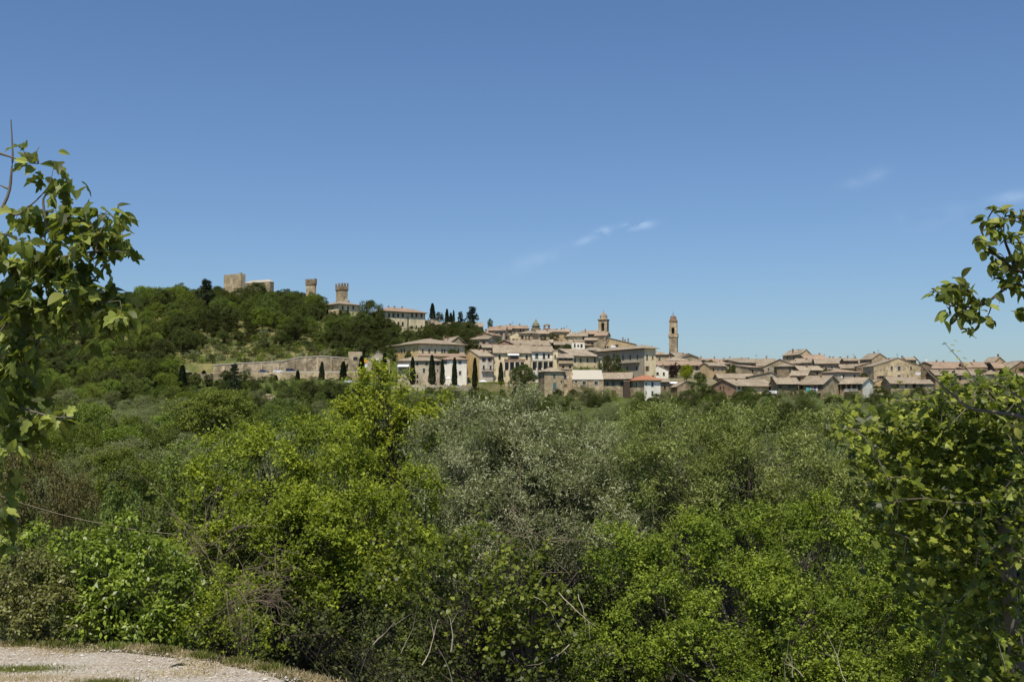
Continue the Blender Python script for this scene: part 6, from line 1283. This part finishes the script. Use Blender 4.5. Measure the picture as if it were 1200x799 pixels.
# the mass of the crown behind: joined
n = 12500; wts = np.array([c_[3] for c_ in mpc], float); ci = rs.choice(len(mpc), n, p=wts/wts.sum()); Dl = rs.uniform(8.2,10.6,n)
P = np.array([list(at(mpc[c_][0]+rs.normal(0,1)*mpc[c_][2]*.62, mpc[c_][1]+rs.normal(0,1)*mpc[c_][2]*.62, d_)) for c_, d_ in zip(ci, Dl)])
out = [(x_, y_) for x_, y_ in MAP_O]; oul = np.array([(x_, y_) for x_, y_ in MAP_O]+[(-x_, y_) for x_, y_ in MAP_O[-2:0:-1]])
d = unit(rs.normal(0,.8,(n,3))*np.array([1,1,.45])+np.array([-.15,-.3,-.3])); nn_ = unit(rs.normal(0,.32,(n,3))+np.array([0,-.45,.8]))
P[:,2] = P[:,2]*.55+.45*(np.round(P[:,2]/.17+.9*np.sin(P[:,0]*2.3)+.6*np.sin(P[:,1]*3))*.17-.17*(.9*np.sin(P[:,0]*2.3)+.6*np.sin(P[:,1]*3))); sd = unit(np.cross(d, nn_)); nn_ = np.cross(sd, d); LL = .064*rs.uniform(.45,1.35,n)
k_ = len(oul); V = (P[:,None,:]+LL[:,None,None]*(sd[:,None,:]*oul[None,:,0,None]+d[:,None,:]*oul[None,:,1,None]+nn_[:,None,:]*(np.abs(oul[:,0])*.25-.25*oul[:,1]**2)[None,:,None])).reshape(-1,3)-R
h2 = len(MAP_O); idx = []
for i in range(h2-1):
    a, b_ = i, i+1; c2 = (2*h2-2-b_) % k_ if b_ < h2-1 else h2-1; d2 = (2*h2-2-a) % k_ if a > 0 else 0
    idx.append((a, b_, c2, d2))
Q = []
for f in idx:
    g_ = list(dict.fromkeys(f)); g_ = g_ if len(g_) == 4 else g_+[g_[-1]]
    if len(set(f)) == 4: Q.append(f)
Q3 = [tuple(dict.fromkeys(f)) for f in idx if len(set(f)) == 3]
Qa = (np.arange(n)[:,None,None]*k_+np.array(Q)[None]).reshape(-1,4)
tag(link('leaf_mass', mesh_np('maple_leaf_mass', V, Qa, L_MP, np.repeat(rs.random(n), len(Q))), root), kind='stuff')
# closer leaves of a bush at the right edge
cpc = [(1195,555,8,3),(1185,580,8,2),(1198,640,8,3),(1190,660,8,2),(1198,690,8,2),(1185,500,8,2),(1160,480,6,1.5)]
# ------------------------------------------------------------------ verge: dry grass, pebbles, leaf litter
n = 34000; xs = rng.uniform(-22, -1.2, n); k_ = np.where(rng.random(n) < .75, rng.normal(.1,.2,n)+.22*np.sin(xs*2.3)+.15*np.sin(xs*5.1+1), rng.normal(-.5,.3,n))
ys = np.interp(xs, EX, EY)-k_; P = np.stack([xs, ys, ground(xs, ys)], 1); L = rng.uniform(.03,.1,n)
V, Q = leafquads(P, sph(n)*1.0+np.array([0,0,.7]), sph(n)+np.array([0,-1,.3]), L, .009)
tag(link('dry_verge_grass', mesh_np('dry_verge_grass', V, Q, L_DY, rng.random(n))), 'strip of short dry straw coloured grass along the gravel road edge', 'grass', kind='stuff')
def tuft(px, py, n, sx, sy, mat, nm_, lb):
    c = at(px, py, 4*F/(py-HOR)); xs = rng.normal(c.x, sx, n); ys = rng.normal(c.y, sy, n); P = np.stack([xs, ys, ground(xs, ys)+.01], 1); L = rng.uniform(.03,.1,n)
    V, Q = leafquads(P, sph(n)*.8+np.array([0,0,.9]), sph(n)+np.array([0,-1,.3]), L, .009); tag(link(nm_, mesh_np(nm_, V, Q, mat, rng.random(n))), lb, 'grass', kind='stuff')
tuft(32, 781, 2600, .42, .12, L_GR, 'green_grass_tuft', 'flat patch of green grass in the gravel at the left edge')
tuft(125, 796, 1500, .22, .1, L_GR, 'green_grass_tuft', 'small patch of green grass in the gravel at the bottom edge')
tuft(210, 785, 500, .5, .15, L_DY, 'dry_grass_patch', 'thin dry grass scattered on the gravel near the bend')
for q_, (px_, k__) in enumerate(((60,.3),(130,.25),(200,.35),(250,.3),(300,.25),(340,.3),(20,.3))):
    x_ = (px_-600)/F*18.6; y_ = float(np.interp(x_, EX, EY))-k__*.3+.15; n = 260; xs = rng.normal(x_, .12, n); ys = rng.normal(y_, .08, n); P = np.stack([xs, ys, ground(xs, ys)], 1); L = rng.uniform(.05,.16,n)
    V, Q = leafquads(P, sph(n)*.7+np.array([0,0,1.]), sph(n)+np.array([0,-1,.3]), L, .014); tag(link('grass_tuft', mesh_np('grass_tuft', V, Q, L_GR, rng.random(n))), 'green grass tuft at the ragged road verge', 'grass', 'green tufts along the road verge', 'stuff')
tuft(20, 792, 1800, .6, .16, L_DY, 'dry_grass_patch', 'dry grass patch in the gravel at the bottom left corner')
n = 26000; xs = rng.uniform(-24, 0, n); k_ = rng.uniform(.15, 5.0, n); ys = np.interp(xs, EX, EY)-k_; zz = ground(xs, ys)+.03
r_ = rng.uniform(.006,.022,n)*(1+1.2*(rng.random(n) < .05)); octa = np.array([(1,0,0),(0,1,0),(-1,0,0),(0,-1,0),(0,0,.65),(0,0,-.65)]); a = rng.uniform(0,6.28,n)
ca, sa = np.cos(a), np.sin(a); O = np.stack([octa[None,:,0]*ca[:,None]-octa[None,:,1]*sa[:,None]*.75, octa[None,:,0]*sa[:,None]+octa[None,:,1]*ca[:,None]*.75, np.repeat(octa[None,:,2], n, 0)], -1)
V = (np.stack([xs,ys,zz],1)[:,None,:]+O*r_[:,None,None]).reshape(-1,3); tri = np.array([(0,1,4),(1,2,4),(2,3,4),(3,0,4)]); Q = (np.arange(n)[:,None,None]*6+tri[None]).reshape(-1,3)
m, t, p, o = newmat('pebble'); at_ = t.nodes.new('ShaderNodeAttribute'); at_.attribute_name = 'rnd'; t.links.new(ramp(t, at_.outputs['Fac'], [(0,(.2,.17,.14)),(.5,(.4,.36,.31)),(1,(.62,.58,.52))]), p.inputs['Base Color']); p.inputs['Roughness'].default_value = .85
tag(link('gravel', mesh_np('gravel', V, Q, m, np.repeat(rng.random(n), 4))), 'loose pale gravel scattered over the road', 'gravel', kind='stuff')

# overhead wire
A_ = at(-60, 570, 34); B_ = at(300, 645, 30); pts = [A_.lerp(B_, s)+Vector((0,0,-.5*4*s*(1-s)+.35)) for s in np.linspace(0,1,14)]
b = MB(); b.tube(pts, .011, 5); o = b.build('overhead_wire', TWIG_D); tag(o, 'thin overhead wire crossing in front of the brown trees at left', 'wire')
print('near tris', NTRI, 'objects', len(bpy.data.objects))
